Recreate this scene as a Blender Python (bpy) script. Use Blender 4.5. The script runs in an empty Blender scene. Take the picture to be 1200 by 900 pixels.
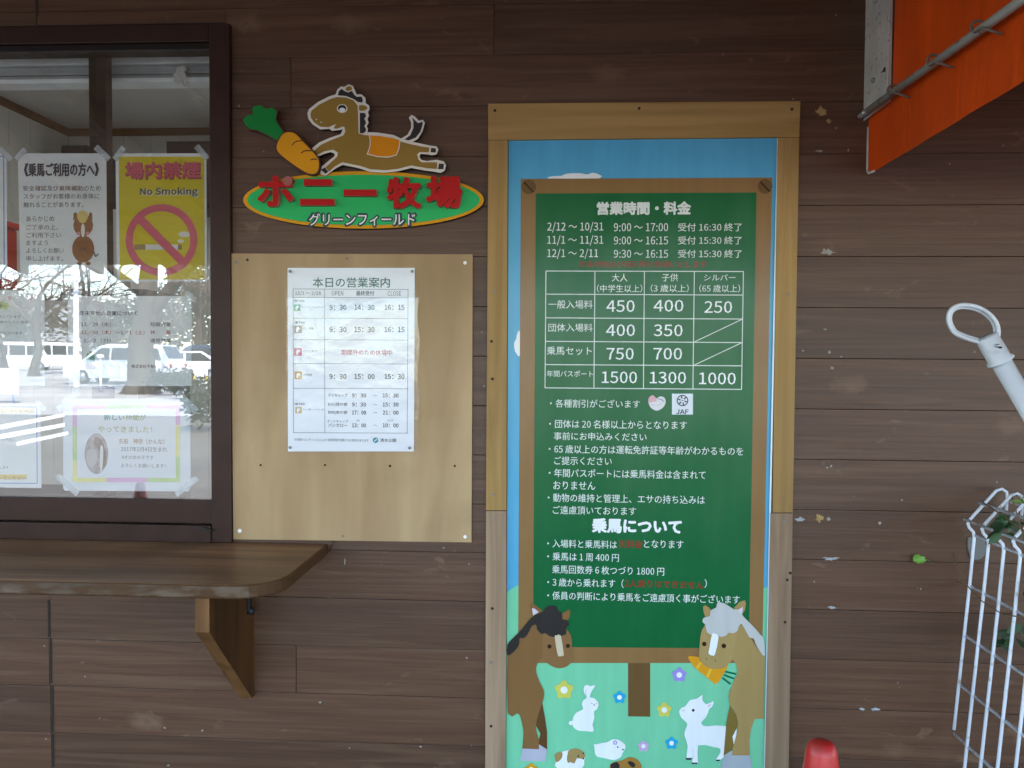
import bpy, bmesh, math, random
from mathutils import Vector, Matrix
random.seed(7)
sc = bpy.context.scene
COL = sc.collection

# ------------------------------------------------------------------ camera
FPX, NU, NV, ROLL = 906.0, 48.0, -28.0, 0.0085
DCAM, HCAM = 2.35, 1.50
dY = Vector((NU, NV, FPX)).normalized()
dn = Vector((-math.sin(ROLL), math.cos(ROLL), 0.0))
dn = (dn - dY * dn.dot(dY)).normalized()          # world "down" in camera coordinates
dX = dn.cross(dY).normalized()                    # world +X in camera coordinates
CAMLOC = Vector((0.0, -DCAM, HCAM))
def toworld(v):                                   # camera coords (x right, y down, z forward) -> world direction
    return Vector((dX.dot(v), dY.dot(v), -dn.dot(v)))
cam_d = bpy.data.cameras.new('camera'); cam = bpy.data.objects.new('camera', cam_d); COL.objects.link(cam)
r_, u_, b_ = toworld(Vector((1, 0, 0))), -toworld(Vector((0, 1, 0))), -toworld(Vector((0, 0, 1)))
cam.matrix_world = Matrix(((r_.x, u_.x, b_.x, CAMLOC.x), (r_.y, u_.y, b_.y, CAMLOC.y), (r_.z, u_.z, b_.z, CAMLOC.z), (0, 0, 0, 1)))
cam_d.sensor_fit = 'HORIZONTAL'; cam_d.sensor_width = 36.0; cam_d.lens = FPX / 1200 * 36
cam_d.clip_start = 0.02; cam_d.clip_end = 2000
sc.camera = cam

# ------------------------------------------------------------------ light and exposure
SUN_EL, SUN_AZ = math.radians(48), math.radians(32)          # azimuth from +Y (behind the hut) towards +X
w = bpy.data.worlds.new('World'); sc.world = w; w.use_nodes = True
nt = w.node_tree; bg = nt.nodes['Background']
sky = nt.nodes.new('ShaderNodeTexSky'); sky.sky_type = 'NISHITA'; sky.sun_disc = False
sky.sun_elevation = SUN_EL; sky.sun_rotation = SUN_AZ; sky.air_density = 1.0; sky.dust_density = 0.4; sky.ozone_density = 1.0
nt.links.new(sky.outputs[0], bg.inputs[0]); bg.inputs[1].default_value = 0.15
sl = bpy.data.lights.new('sun', 'SUN'); sun = bpy.data.objects.new('sun', sl); COL.objects.link(sun)
sl.energy = 2.9; sl.angle = math.radians(0.5); sl.color = (1.0, 0.91, 0.79)
sv = Vector((math.sin(SUN_AZ) * math.cos(SUN_EL), math.cos(SUN_AZ) * math.cos(SUN_EL), math.sin(SUN_EL)))
sun.rotation_euler = sv.to_track_quat('Z', 'Y').to_euler(); sun.location = sv * 40
sc.view_settings.view_transform = 'Standard'; sc.view_settings.look = 'None'
sc.view_settings.gamma = 1.0; sc.view_settings.use_curve_mapping = False
sc.view_settings.exposure = 3.0
sc.render.engine = 'CYCLES'
sc.cycles.max_bounces = 10; sc.cycles.diffuse_bounces = 6; sc.cycles.transparent_max_bounces = 16

# ------------------------------------------------------------------ pixel rays (photo measured at 1200x900) -> the wall, planes and ground
def ray(px, py):
    return toworld(Vector(((px - 600) / FPX, (py - 450) / FPX, 1.0)))
def W(px, py, d=0.0):                             # point at distance d in front of the siding
    r = ray(px, py); t = (-d + DCAM) / r.y
    return CAMLOC + r * t
def WX(px, py, x):                                # point on the plane X = x
    r = ray(px, py); t = x / r.x
    return CAMLOC + r * t
def RF(px, py, d):                                # what the window mirrors at this pixel, d metres in front of the wall
    p = W(px, py, -d); return Vector((p.x, -p.y, p.z))
def gz(d):                                        # the car park rises gently away from the hut
    return 0.0 if d < 8 else min(0.0143 * (d - 8), 1.3)

# ------------------------------------------------------------------ materials
MATS = {}
def new_mat(name):
    m = bpy.data.materials.new(name); m.use_nodes = True
    return m, m.node_tree, m.node_tree.nodes['Principled BSDF']
def N(t, kind, **kw):
    n = t.nodes.new(kind)
    for k, v in kw.items():
        if k.startswith('in_'): n.inputs[k[3:].replace('_', ' ')].default_value = v
        else: setattr(n, k, v)
    return n
def ramp(t, stops, src=None):
    r = t.nodes.new('ShaderNodeValToRGB'); e = r.color_ramp.elements
    while len(e) < len(stops): e.new(0.5)
    for el, (p, c) in zip(e, stops): el.position = p; el.color = (*c, 1) if len(c) == 3 else c
    if src is not None: t.links.new(src, r.inputs[0])
    return r
def mapped(t, scale, coord='Object', rot=(0, 0, 0)):
    tc = t.nodes.new('ShaderNodeTexCoord'); mp = t.nodes.new('ShaderNodeMapping')
    mp.inputs['Scale'].default_value = scale; mp.inputs['Rotation'].default_value = rot
    t.links.new(tc.outputs[coord], mp.inputs[0]); return mp.outputs[0]
def mixc(t, fac, a, b, mode='MIX'):
    m = t.nodes.new('ShaderNodeMix'); m.data_type = 'RGBA'; m.blend_type = mode
    for sock, v in ((m.inputs[0], fac), (m.inputs[6], a), (m.inputs[7], b)):
        if hasattr(v, 'is_linked'): t.links.new(v, sock)
        else: sock.default_value = v if isinstance(v, float) else (*v, 1)
    return m.outputs[2]
def bump(t, p, src, strength=0.2, dist=0.002):
    b = N(t, 'ShaderNodeBump'); b.inputs['Strength'].default_value = strength; b.inputs['Distance'].default_value = dist
    t.links.new(src, b.inputs['Height']); t.links.new(b.outputs[0], p.inputs['Normal']); return b
def plain(c, rough=0.5, spec=0.4, var=0.06, scale=6.0, metal=0.0):
    """one colour with a faint procedural unevenness"""
    key = ('plain', tuple(round(x, 4) for x in c), rough, spec, var, scale, metal)
    if key in MATS: return MATS[key]
    m, t, p = new_mat('paint'); MATS[key] = m
    n = N(t, 'ShaderNodeTexNoise'); n.inputs['Scale'].default_value = scale; n.inputs['Detail'].default_value = 5
    t.links.new(mapped(t, (1, 1, 1)), n.inputs['Vector'])
    lo = tuple(max(0, x * (1 - var)) for x in c); hi = tuple(min(1, x * (1 + var)) for x in c)
    r = ramp(t, [(0.3, lo), (0.7, hi)], n.outputs['Fac']); t.links.new(r.outputs[0], p.inputs['Base Color'])
    p.inputs['Roughness'].default_value = rough; p.inputs['Specular IOR Level'].default_value = spec; p.inputs['Metallic'].default_value = metal
    return m
def gloss_sheet(c, rough=0.24, spec=0.22, wave=0.8):
    """printed vinyl with soft vertical waves"""
    key = ('gloss', tuple(round(x, 4) for x in c), rough, spec, wave)
    if key in MATS: return MATS[key]
    m, t, p = new_mat('printed_vinyl'); MATS[key] = m
    n = N(t, 'ShaderNodeTexNoise'); n.inputs['Scale'].default_value = 1.0; n.inputs['Detail'].default_value = 2
    t.links.new(mapped(t, (7, 1, 1.3)), n.inputs['Vector'])
    n2 = N(t, 'ShaderNodeTexNoise'); n2.inputs['Scale'].default_value = 30.0
    t.links.new(mapped(t, (1, 1, 0.15)), n2.inputs['Vector'])
    r = ramp(t, [(0.3, tuple(x * 0.95 for x in c)), (0.7, tuple(min(1, x * 1.04) for x in c))], n2.outputs['Fac'])
    t.links.new(r.outputs[0], p.inputs['Base Color'])
    p.inputs['Roughness'].default_value = rough; p.inputs['Specular IOR Level'].default_value = spec
    bump(t, p, n.outputs['Fac'], wave, 0.02)
    return m
def wood(name, dark, light, axis='z', grain=26.0, rough=0.6, spec=0.3, blotch=0.35, stain=None, knots=True):
    m, t, p = new_mat(name)
    k = 1.3
    sc_ = {'x': (k, grain, grain), 'y': (grain, k, grain), 'z': (grain, grain, k)}[axis]
    n = N(t, 'ShaderNodeTexNoise'); n.inputs['Scale'].default_value = 1.0; n.inputs['Detail'].default_value = 8; n.inputs['Distortion'].default_value = 0.6
    t.links.new(mapped(t, sc_), n.inputs['Vector'])
    r = ramp(t, [(0.3, dark), (0.72, light)], n.outputs['Fac'])
    n2 = N(t, 'ShaderNodeTexNoise'); n2.inputs['Scale'].default_value = 1.0; n2.inputs['Detail'].default_value = 4
    t.links.new(mapped(t, tuple(x * 0.22 for x in sc_)), n2.inputs['Vector'])
    r2 = ramp(t, [(0.35, (1 - blotch,) * 3), (0.65, (1.0,) * 3)], n2.outputs['Fac'])
    col = mixc(t, 1.0, r.outputs[0], r2.outputs[0], 'MULTIPLY')
    if stain:
        n3 = N(t, 'ShaderNodeTexNoise'); n3.inputs['Scale'].default_value = 3.2; n3.inputs['Detail'].default_value = 6
        t.links.new(mapped(t, (1, 1, 1)), n3.inputs['Vector'])
        r3 = ramp(t, [(0.5, (0, 0, 0)), (0.68, (0.6,) * 3)], n3.outputs['Fac'])
        col = mixc(t, r3.outputs[0], col, stain)
    t.links.new(col, p.inputs['Base Color'])
    p.inputs['Roughness'].default_value = rough; p.inputs['Specular IOR Level'].default_value = spec
    bump(t, p, n.outputs['Fac'], 0.25, 0.002)
    return m
def siding_mat():
    m, t, p = new_mat('brown_stained_siding')
    at = N(t, 'ShaderNodeAttribute', attribute_name='board'); tc = N(t, 'ShaderNodeTexCoord')
    def coords(scale, off):
        mp = N(t, 'ShaderNodeMapping'); mp.inputs['Scale'].default_value = scale
        t.links.new(tc.outputs['Object'], mp.inputs[0])
        mul = N(t, 'ShaderNodeVectorMath', operation='SCALE'); mul.inputs['Scale'].default_value = off
        cmb = N(t, 'ShaderNodeCombineXYZ')
        for i in range(3): t.links.new(at.outputs['Fac'], cmb.inputs[i])
        t.links.new(cmb.outputs[0], mul.inputs[0])
        ad = N(t, 'ShaderNodeVectorMath', operation='ADD'); t.links.new(mp.outputs[0], ad.inputs[0]); t.links.new(mul.outputs[0], ad.inputs[1])
        return ad.outputs[0]
    fine = N(t, 'ShaderNodeTexNoise'); fine.inputs['Scale'].default_value = 1; fine.inputs['Detail'].default_value = 9; fine.inputs['Roughness'].default_value = 0.62; fine.inputs['Distortion'].default_value = 0.35
    t.links.new(coords((2.2, 1, 105), 31.0), fine.inputs['Vector'])
    base = ramp(t, [(0.22, (0.056, 0.0255, 0.0140)), (0.5, (0.082, 0.0385, 0.0205)), (0.78, (0.112, 0.056, 0.0310))], fine.outputs['Fac'])
    # pale rubbed streaks along the grain, where the stain took badly
    st = N(t, 'ShaderNodeTexNoise'); st.inputs['Scale'].default_value = 1; st.inputs['Detail'].default_value = 6; st.inputs['Distortion'].default_value = 1.2
    t.links.new(coords((1.2, 1, 24), 53.0), st.inputs['Vector'])
    stm = ramp(t, [(0.50, (0, 0, 0)), (0.70, (0.5,) * 3)], st.outputs['Fac'])
    c1 = mixc(t, stm.outputs[0], base.outputs[0], (0.140, 0.079, 0.046))
    # knots
    vo = N(t, 'ShaderNodeTexVoronoi', feature='F1'); vo.inputs['Scale'].default_value = 1; vo.inputs['Randomness'].default_value = 1
    wob = N(t, 'ShaderNodeTexNoise'); wob.inputs['Scale'].default_value = 26; wob.inputs['Detail'].default_value = 4
    t.links.new(tc.outputs['Object'], wob.inputs['Vector'])
    wm = N(t, 'ShaderNodeVectorMath', operation='MULTIPLY_ADD'); wm.inputs[1].default_value = (0.28, 0, 0.24)
    t.links.new(wob.outputs['Color'], wm.inputs[0]); t.links.new(coords((2.8, 0, 5.2), 19.0), wm.inputs[2]); t.links.new(wm.outputs[0], vo.inputs['Vector'])
    km = ramp(t, [(0.03, (0.25,) * 3), (0.07, (0.6,) * 3), (0.12, (0.35,) * 3), (0.19, (0, 0, 0))], vo.outputs['Distance'])
    gate = N(t, 'ShaderNodeSeparateColor'); t.links.new(vo.outputs['Color'], gate.inputs[0])
    gm = N(t, 'ShaderNodeMath', operation='GREATER_THAN'); gm.inputs[1].default_value = 0.2; t.links.new(gate.outputs[0], gm.inputs[0])
    kk = N(t, 'ShaderNodeMath', operation='MULTIPLY'); t.links.new(km.outputs[0], kk.inputs[0]); t.links.new(gm.outputs[0], kk.inputs[1])
    c2 = mixc(t, kk.outputs[0], c1, (0.170, 0.102, 0.062))
    pn = N(t, 'ShaderNodeTexNoise'); pn.inputs['Scale'].default_value = 1; pn.inputs['Detail'].default_value = 7; pn.inputs['Roughness'].default_value = .6; pn.inputs['Distortion'].default_value = 1.4
    t.links.new(coords((6.5, 1, 15), 71.0), pn.inputs['Vector'])
    pm = ramp(t, [(0.635, (0, 0, 0)), (0.70, (0.6,) * 3)], pn.outputs['Fac'])
    c2 = mixc(t, pm.outputs[0], c2, (0.155, 0.092, 0.057))
    # board to board tone
    bt = ramp(t, [(0.0, (0.84, 0.83, 0.83)), (1.0, (1.12, 1.09, 1.06))], at.outputs['Fac'])
    c3 = mixc(t, 1.0, c2, bt.outputs[0], 'MULTIPLY')
    # dust specks
    sp = N(t, 'ShaderNodeTexVoronoi', feature='F1'); sp.inputs['Scale'].default_value = 17
    t.links.new(tc.outputs['Object'], sp.inputs['Vector'])
    spm = ramp(t, [(0.035, (1, 1, 1)), (0.06, (0, 0, 0))], sp.outputs['Distance'])
    sg = N(t, 'ShaderNodeSeparateColor'); t.links.new(sp.outputs['Color'], sg.inputs[0])
    sgm = N(t, 'ShaderNodeMath', operation='GREATER_THAN'); sgm.inputs[1].default_value = 0.955; t.links.new(sg.outputs[1], sgm.inputs[0])
    sk = N(t, 'ShaderNodeMath', operation='MULTIPLY'); t.links.new(spm.outputs[0], sk.inputs[0]); t.links.new(sgm.outputs[0], sk.inputs[1])
    c4 = mixc(t, sk.outputs[0], c3, (0.20, 0.18, 0.16))
    t.links.new(c4, p.inputs['Base Color'])
    p.inputs['Roughness'].default_value = 0.45; p.inputs['Specular IOR Level'].default_value = 0.34
    bump(t, p, fine.outputs['Fac'], 0.4, 0.002)
    return m
def glass_mat(name, ior=1.9, wav=0.02, wscale=2.0, rough=0.0, tint=(0.97, 0.985, 0.98), wdist=0.01):
    m, t, p = new_mat(name); t.nodes.remove(p)
    out = t.nodes['Material Output']
    tr = N(t, 'ShaderNodeBsdfTransparent'); tr.inputs[0].default_value = (*tint, 1)
    gl = N(t, 'ShaderNodeBsdfGlossy'); gl.inputs['Roughness'].default_value = rough
    fr = N(t, 'ShaderNodeFresnel'); gg = N(t, 'ShaderNodeNewGeometry')          # a thin sheet: the same index from both sides
    io = N(t, 'ShaderNodeMix'); io.inputs[2].default_value = ior; io.inputs[3].default_value = 1 / ior
    t.links.new(gg.outputs['Backfacing'], io.inputs[0]); t.links.new(io.outputs[0], fr.inputs[0])
    mx = N(t, 'ShaderNodeMixShader')
    n = N(t, 'ShaderNodeTexNoise'); n.inputs['Scale'].default_value = wscale; n.inputs['Detail'].default_value = 3
    t.links.new(mapped(t, (1, 1, 1)), n.inputs['Vector'])
    b = N(t, 'ShaderNodeBump'); b.inputs['Strength'].default_value = wav; b.inputs['Distance'].default_value = wdist
    t.links.new(n.outputs['Fac'], b.inputs['Height']); t.links.new(b.outputs[0], gl.inputs['Normal']); t.links.new(b.outputs[0], fr.inputs['Normal'])
    t.links.new(fr.outputs[0], mx.inputs[0]); t.links.new(tr.outputs[0], mx.inputs[1]); t.links.new(gl.outputs[0], mx.inputs[2])
    t.links.new(mx.outputs[0], out.inputs[0])
    return m
def film_mat(name, c, opacity):                    # cloudy adhesive tape
    m, t, p = new_mat(name); out = t.nodes['Material Output']
    p.inputs['Base Color'].default_value = (*c, 1); p.inputs['Roughness'].default_value = 0.3
    n = N(t, 'ShaderNodeTexNoise'); n.inputs['Scale'].default_value = 60; t.links.new(mapped(t, (1, 1, 1)), n.inputs['Vector'])
    r = ramp(t, [(0.3, (opacity - 0.12,) * 3), (0.7, (min(1, opacity + 0.12),) * 3)], n.outputs['Fac'])
    t.links.new(r.outputs[0], p.inputs['Alpha'])
    return m
def ground_mat(name, c, joint=0.0):
    m, t, p = new_mat(name)
    n = N(t, 'ShaderNodeTexNoise'); n.inputs['Scale'].default_value = 0.6; n.inputs['Detail'].default_value = 8; t.links.new(mapped(t, (1, 1, 1)), n.inputs['Vector'])
    n2 = N(t, 'ShaderNodeTexNoise'); n2.inputs['Scale'].default_value = 60; n2.inputs['Detail'].default_value = 4; t.links.new(mapped(t, (1, 1, 1)), n2.inputs['Vector'])
    r = ramp(t, [(0.3, tuple(x * 0.75 for x in c)), (0.7, tuple(x * 1.2 for x in c))], n.outputs['Fac'])
    r2 = ramp(t, [(0.3, (0.8,) * 3), (0.7, (1.1,) * 3)], n2.outputs['Fac'])
    col = mixc(t, 1.0, r.outputs[0], r2.outputs[0], 'MULTIPLY')
    if joint:
        br = N(t, 'ShaderNodeTexBrick'); br.inputs['Scale'].default_value = joint; br.inputs['Mortar Size'].default_value = 0.02
        br.inputs['Color1'].default_value = (1, 1, 1, 1); br.inputs['Color2'].default_value = (0.88, 0.88, 0.88, 1); br.inputs['Mortar'].default_value = (0.6, 0.6, 0.6, 1)
        t.links.new(mapped(t, (1, 1, 1)), br.inputs['Vector']); col = mixc(t, 1.0, col, br.outputs[0], 'MULTIPLY')
    t.links.new(col, p.inputs['Base Color']); p.inputs['Roughness'].default_value = 0.85
    bump(t, p, n2.outputs['Fac'], 0.4, 0.005)
    return m
def leaf_mat(name, c):
    m, t, p = new_mat(name)
    gi = N(t, 'ShaderNodeNewGeometry')
    r = ramp(t, [(0.0, tuple(x * 0.55 for x in c)), (1.0, tuple(x * 1.5 for x in c))], gi.outputs['Random Per Island'])
    t.links.new(r.outputs[0], p.inputs['Base Color']); p.inputs['Roughness'].default_value = 0.55
    return m
def speckled(name, c, spot, scale=40, thr=0.12, rough=0.45, metal=0.0):
    m, t, p = new_mat(name)
    n = N(t, 'ShaderNodeTexNoise'); n.inputs['Scale'].default_value = scale; n.inputs['Detail'].default_value = 6
    t.links.new(mapped(t, (1, 1, 1)), n.inputs['Vector'])
    r = ramp(t, [(0.60, (0, 0, 0)), (0.60 + thr, (1, 1, 1))], n.outputs['Fac'])
    n2 = N(t, 'ShaderNodeTexNoise'); n2.inputs['Scale'].default_value = scale * 0.15; t.links.new(mapped(t, (1, 1, 1)), n2.inputs['Vector'])
    r2 = ramp(t, [(0.3, tuple(x * 0.82 for x in c)), (0.7, tuple(min(1, x * 1.08) for x in c))], n2.outputs['Fac'])
    t.links.new(mixc(t, r.outputs[0], r2.outputs[0], spot), p.inputs['Base Color'])
    p.inputs['Roughness'].default_value = rough; p.inputs['Metallic'].default_value = metal
    return m

M_SIDING = siding_mat()
M_PLY = wood('plywood', (0.34, 0.213, 0.108), (0.475, 0.325, 0.175), 'z', 9, 0.55, 0.2, 0.16, (0.28, 0.185, 0.09))
M_FRAME = wood('varnished_pine', (0.24, 0.135, 0.040), (0.41, 0.25, 0.088), 'z', 24, 0.5, 0.2, 0.3)
M_FRAMEX = wood('varnished_pine_rail', (0.26, 0.145, 0.042), (0.43, 0.262, 0.09), 'x', 20, 0.5, 0.2, 0.25)
M_OLD = wood('weathered_pine', (0.205, 0.128, 0.078), (0.385, 0.262, 0.168), 'z', 24, 0.65, 0.2, 0.35)
M_COUNTER = wood('dark_varnished_timber', (0.20, 0.098, 0.048), (0.40, 0.215, 0.105), 'x', 34, 0.38, 0.2, 0.5, (.13, .066, .030))
M_COUNTEREDGE = wood('worn_shaded_timber_edge', (0.075, 0.045, 0.026), (0.30, 0.215, 0.15), 'x', 12, 0.55, 0.2, 0.55, (.09, .055, .032))
def worn_front_shaded_end(m):                                   # varnish worn pale along the front; shade on the end put into the colour
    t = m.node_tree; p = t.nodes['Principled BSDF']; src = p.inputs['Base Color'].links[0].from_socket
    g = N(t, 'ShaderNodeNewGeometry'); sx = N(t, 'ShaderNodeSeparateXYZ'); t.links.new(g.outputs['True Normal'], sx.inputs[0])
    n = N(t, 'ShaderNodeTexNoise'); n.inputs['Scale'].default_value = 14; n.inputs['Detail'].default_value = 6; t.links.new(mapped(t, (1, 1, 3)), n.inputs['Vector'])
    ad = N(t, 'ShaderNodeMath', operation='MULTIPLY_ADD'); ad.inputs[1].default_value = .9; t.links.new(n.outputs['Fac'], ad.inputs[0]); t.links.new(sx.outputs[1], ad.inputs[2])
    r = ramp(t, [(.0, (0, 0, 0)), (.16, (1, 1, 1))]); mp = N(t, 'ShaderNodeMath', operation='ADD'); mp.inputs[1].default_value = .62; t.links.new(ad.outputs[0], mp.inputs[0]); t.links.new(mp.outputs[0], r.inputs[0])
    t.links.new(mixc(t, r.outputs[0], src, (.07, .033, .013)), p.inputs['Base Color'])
worn_front_shaded_end(M_COUNTEREDGE)
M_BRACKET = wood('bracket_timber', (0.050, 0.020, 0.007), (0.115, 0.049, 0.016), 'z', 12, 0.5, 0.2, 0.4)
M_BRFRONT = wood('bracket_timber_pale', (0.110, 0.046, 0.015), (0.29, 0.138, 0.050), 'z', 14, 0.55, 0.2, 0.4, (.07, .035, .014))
M_ALU = plain((0.038, 0.018, 0.013), 0.40, 0.16, 0.15, 12)
M_ALUD = plain((0.016, 0.011, 0.010), 0.4, 0.2, 0.2, 9)
M_GLASS = glass_mat('window_glass', 3.15, 0.003, 1.6)
M_SLEEVE = glass_mat('plastic_sleeve', 1.5, 0.35, 34.0, 0.08, (0.98, 0.985, 1.0), 0.004)
M_SLEEVE2 = glass_mat('thin_plastic_sleeve', 1.25, 0.3, 30.0, 0.06, (0.99, 0.99, 1.0), 0.004)
M_TAPE = film_mat('cloudy_tape', (0.62, 0.66, 0.70), 0.55)
M_SCREW = plain((0.20, 0.185, 0.165), 0.5, 0.4, 0.3, 40, 0.5)
M_SCREWW = plain((0.75, 0.74, 0.70), 0.4)
M_HOLE = plain((0.02, 0.014, 0.010), 0.9)
M_STEEL = plain((0.42, 0.43, 0.43), 0.35, 0.5, 0.2, 20, 0.85)
M_BLACK = plain((0.012, 0.012, 0.013), 0.5)
M_TYRE = plain((0.02, 0.02, 0.02), 0.8)
M_CARGLASS = plain((0.018, 0.022, 0.026), 0.06, 0.6)

# ------------------------------------------------------------------ mesh collector
ORG = {}
class MB:
    def __init__(s): s.v = []; s.f = []; s.m = []; s.mats = []; s.sm = []; s.attr = []
    def mi(s, mat):
        if mat not in s.mats: s.mats.append(mat)
        return s.mats.index(mat)
    def face(s, pts, mat, smooth=False, a=0.0):
        i = len(s.v); s.v += [tuple(p) for p in pts]; s.f.append(tuple(range(i, i + len(pts)))); s.m.append(s.mi(mat)); s.sm.append(smooth); s.attr.append(a)
    def mesh(s, vs, fs, mat, smooth=False, a=0.0):
        i = len(s.v); s.v += [tuple(p) for p in vs]; k = s.mi(mat)
        for f in fs: s.f.append(tuple(i + j for j in f)); s.m.append(k); s.sm.append(smooth); s.attr.append(a)
    def box(s, a, b, mat, bev=0.0, at=0.0):
        x0, x1 = sorted((a[0], b[0])); y0, y1 = sorted((a[1], b[1])); z0, z1 = sorted((a[2], b[2]))
        if bev <= 0:
            vs = [(x, y, z) for x in (x0, x1) for y in (y0, y1) for z in (z0, z1)]
            fs = [(0, 1, 3, 2), (4, 6, 7, 5), (0, 4, 5, 1), (2, 3, 7, 6), (0, 2, 6, 4), (1, 5, 7, 3)]
            s.mesh(vs, fs, mat, False, at); return
        bm = bmesh.new(); bmesh.ops.create_cube(bm, size=1)
        for v in bm.verts: v.co = Vector(((x0 + x1) / 2 + v.co.x * (x1 - x0), (y0 + y1) / 2 + v.co.y * (y1 - y0), (z0 + z1) / 2 + v.co.z * (z1 - z0)))
        bmesh.ops.bevel(bm, geom=bm.edges[:], offset=min(bev, (x1 - x0) * .45, (y1 - y0) * .45, (z1 - z0) * .45), segments=2, affect='EDGES', profile=0.6)
        s.bm(bm, mat, False, at)
    def bm(s, bm, mat, smooth=False, at=0.0):
        bm.verts.index_update(); s.mesh([v.co.copy() for v in bm.verts], [tuple(v.index for v in f.verts) for f in bm.faces], mat, smooth, at); bm.free()
    def prism(s, pts, n, mat, side=None):
        """polygon pts (3D, CCW seen from its front) thickened backwards along -n"""
        pts = [Vector(p) for p in pts]; back = [p - Vector(n) for p in pts]; k = len(pts)
        s.face(pts, mat); s.face(back[::-1], side or mat)
        for i in range(k): s.face([pts[i], back[i], back[(i + 1) % k], pts[(i + 1) % k]], side or mat)
    def tube(s, path, rad, mat, seg=10, caps=True):
        path = [Vector(p) for p in path]; rad = rad if isinstance(rad, (list, tuple)) else [rad] * len(path)
        vs = []; fs = []; up = None; n = len(path)
        for i, p in enumerate(path):
            d = (path[min(i + 1, n - 1)] - path[max(i - 1, 0)]).normalized()
            if up is None: up = d.orthogonal().normalized()
            up = (up - d * up.dot(d)); up = up.normalized() if up.length > 1e-6 else d.orthogonal().normalized()
            sd = d.cross(up)
            for k in range(seg):
                a = 2 * math.pi * k / seg; vs.append(p + (up * math.cos(a) + sd * math.sin(a)) * rad[i])
        for i in range(n - 1):
            for k in range(seg):
                k2 = (k + 1) % seg; fs.append((i * seg + k, i * seg + k2, (i + 1) * seg + k2, (i + 1) * seg + k))
        if caps: fs += [tuple(range(seg))[::-1], tuple((n - 1) * seg + k for k in range(seg))]
        s.mesh(vs, fs, mat, True)
    def build(s, name, parent=None, attr=None):
        me = bpy.data.meshes.new(name); o = bpy.data.objects.new(name, me); COL.objects.link(o)
        org = ORG.get(parent.name, Vector()) if parent else Vector()
        if parent: o.parent = parent
        me.from_pydata([tuple(Vector(v) - org) for v in s.v], [], s.f)
        for m in s.mats: me.materials.append(m)
        me.polygons.foreach_set('material_index', s.m); me.polygons.foreach_set('use_smooth', s.sm)
        if attr:
            at = me.attributes.new(attr, 'FLOAT', 'FACE'); at.data.foreach_set('value', s.attr)
        me.update(); ORG[o.name] = org
        return o
def thing(name, label, cat, loc=(0, 0, 0), group=None):
    o = bpy.data.objects.new(name, None); COL.objects.link(o); o.location = loc; o.empty_display_size = 0.05
    o['label'] = label; o['category'] = cat
    if group: o['group'] = group
    ORG[o.name] = Vector(loc); return o
def structure(o, kind='structure'): o['kind'] = kind; return o

# drawing on the wall plane
def area(p): return sum(p[i][0] * p[(i + 1) % len(p)][1] - p[(i + 1) % len(p)][0] * p[i][1] for i in range(len(p)))
def smooth_poly(p, sub=3):
    out = []; n = len(p)
    for i in range(n):
        a, b, c, d = p[i - 1], p[i], p[(i + 1) % n], p[(i + 2) % n]
        for k in range(sub):
            t = k / sub
            out.append(tuple(0.5 * ((2 * b[j]) + (-a[j] + c[j]) * t + (2 * a[j] - 5 * b[j] + 4 * c[j] - d[j]) * t * t + (-a[j] + 3 * b[j] - 3 * c[j] + d[j]) * t ** 3) for j in (0, 1)))
    return out
def offset_poly(p, d):                              # px polygon grown (d>0) by d pixels
    s = 1 if area(p) > 0 else -1; n = len(p); out = []
    for i in range(n):
        a, b, c = (Vector(q) for q in (p[i - 1], p[i], p[(i + 1) % n]))
        e1 = (b - a).normalized() if (b - a).length > 1e-9 else Vector((1, 0)); e2 = (c - b).normalized() if (c - b).length > 1e-9 else e1
        n1 = Vector((e1.y, -e1.x)) * s; n2 = Vector((e2.y, -e2.x)) * s
        m = n1 + n2; m = m.normalized() if m.length > 1e-6 else n1
        out.append(tuple(b + m * d / max(0.5, m.dot(n1))))
    return out
def Z(o, k, pts): return [(o[0] + x / k, o[1] + y / k) for x, y in pts]      # zoomed-crop coordinates -> photo pixels
def shape(mb, px, d, mat, thick=0.0, side=None):
    pts = [W(x, y, d) for x, y in px]
    if area([(p.x, p.z) for p in pts]) < 0: pts.reverse()
    if thick: mb.prism(pts, (0, -thick, 0), mat, side)
    else: mb.face(pts, mat)
def ell(cx, cy, rx, ry, n=28, a0=0.0): return [(cx + rx * math.cos(a0 + 2 * math.pi * i / n), cy + ry * math.sin(a0 + 2 * math.pi * i / n)) for i in range(n)]
def rect(x0, y0, x1, y1): return [(x0, y0), (x1, y0), (x1, y1), (x0, y1)]
def stroke(mb, pts, wpx, d, mat):
    for a, b in zip(pts, pts[1:]):
        a, b = Vector(a), Vector(b); n = (b - a).normalized(); n = Vector((-n.y, n.x)) * wpx / 2
        shape(mb, [a + n, b + n, b - n, a - n], d, mat)
def flower(mb, cx, cy, R, d, mat, cmat):
    shape(mb, [(cx + R * (.86 + .13 * math.cos(5 * a_)) * math.sin(a_), cy - R * (.86 + .13 * math.cos(5 * a_)) * math.cos(a_)) for a_ in (2 * math.pi * k / 50 for k in range(50))], d, mat)
    shape(mb, ell(cx, cy, R * .36, R * .36, 14), d + .0004, cmat)
def bundled_font(fn):
    import os
    try: return bpy.data.fonts.load(os.path.join(bpy.utils.system_resource('DATAFILES'), 'fonts', fn))
    except Exception: return None
F_CJK = bundled_font('Noto Sans CJK Regular.woff2'); F_SANS = None
GLYPHS = {}
_kc = bpy.data.curves.new('t', 'FONT'); _kc.body = '一'; _kc.font = F_CJK or _kc.font
_ko = bpy.data.objects.new('t', _kc); COL.objects.link(_ko)      # keeps the font loaded while the lettering is made; removed at the end
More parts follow.
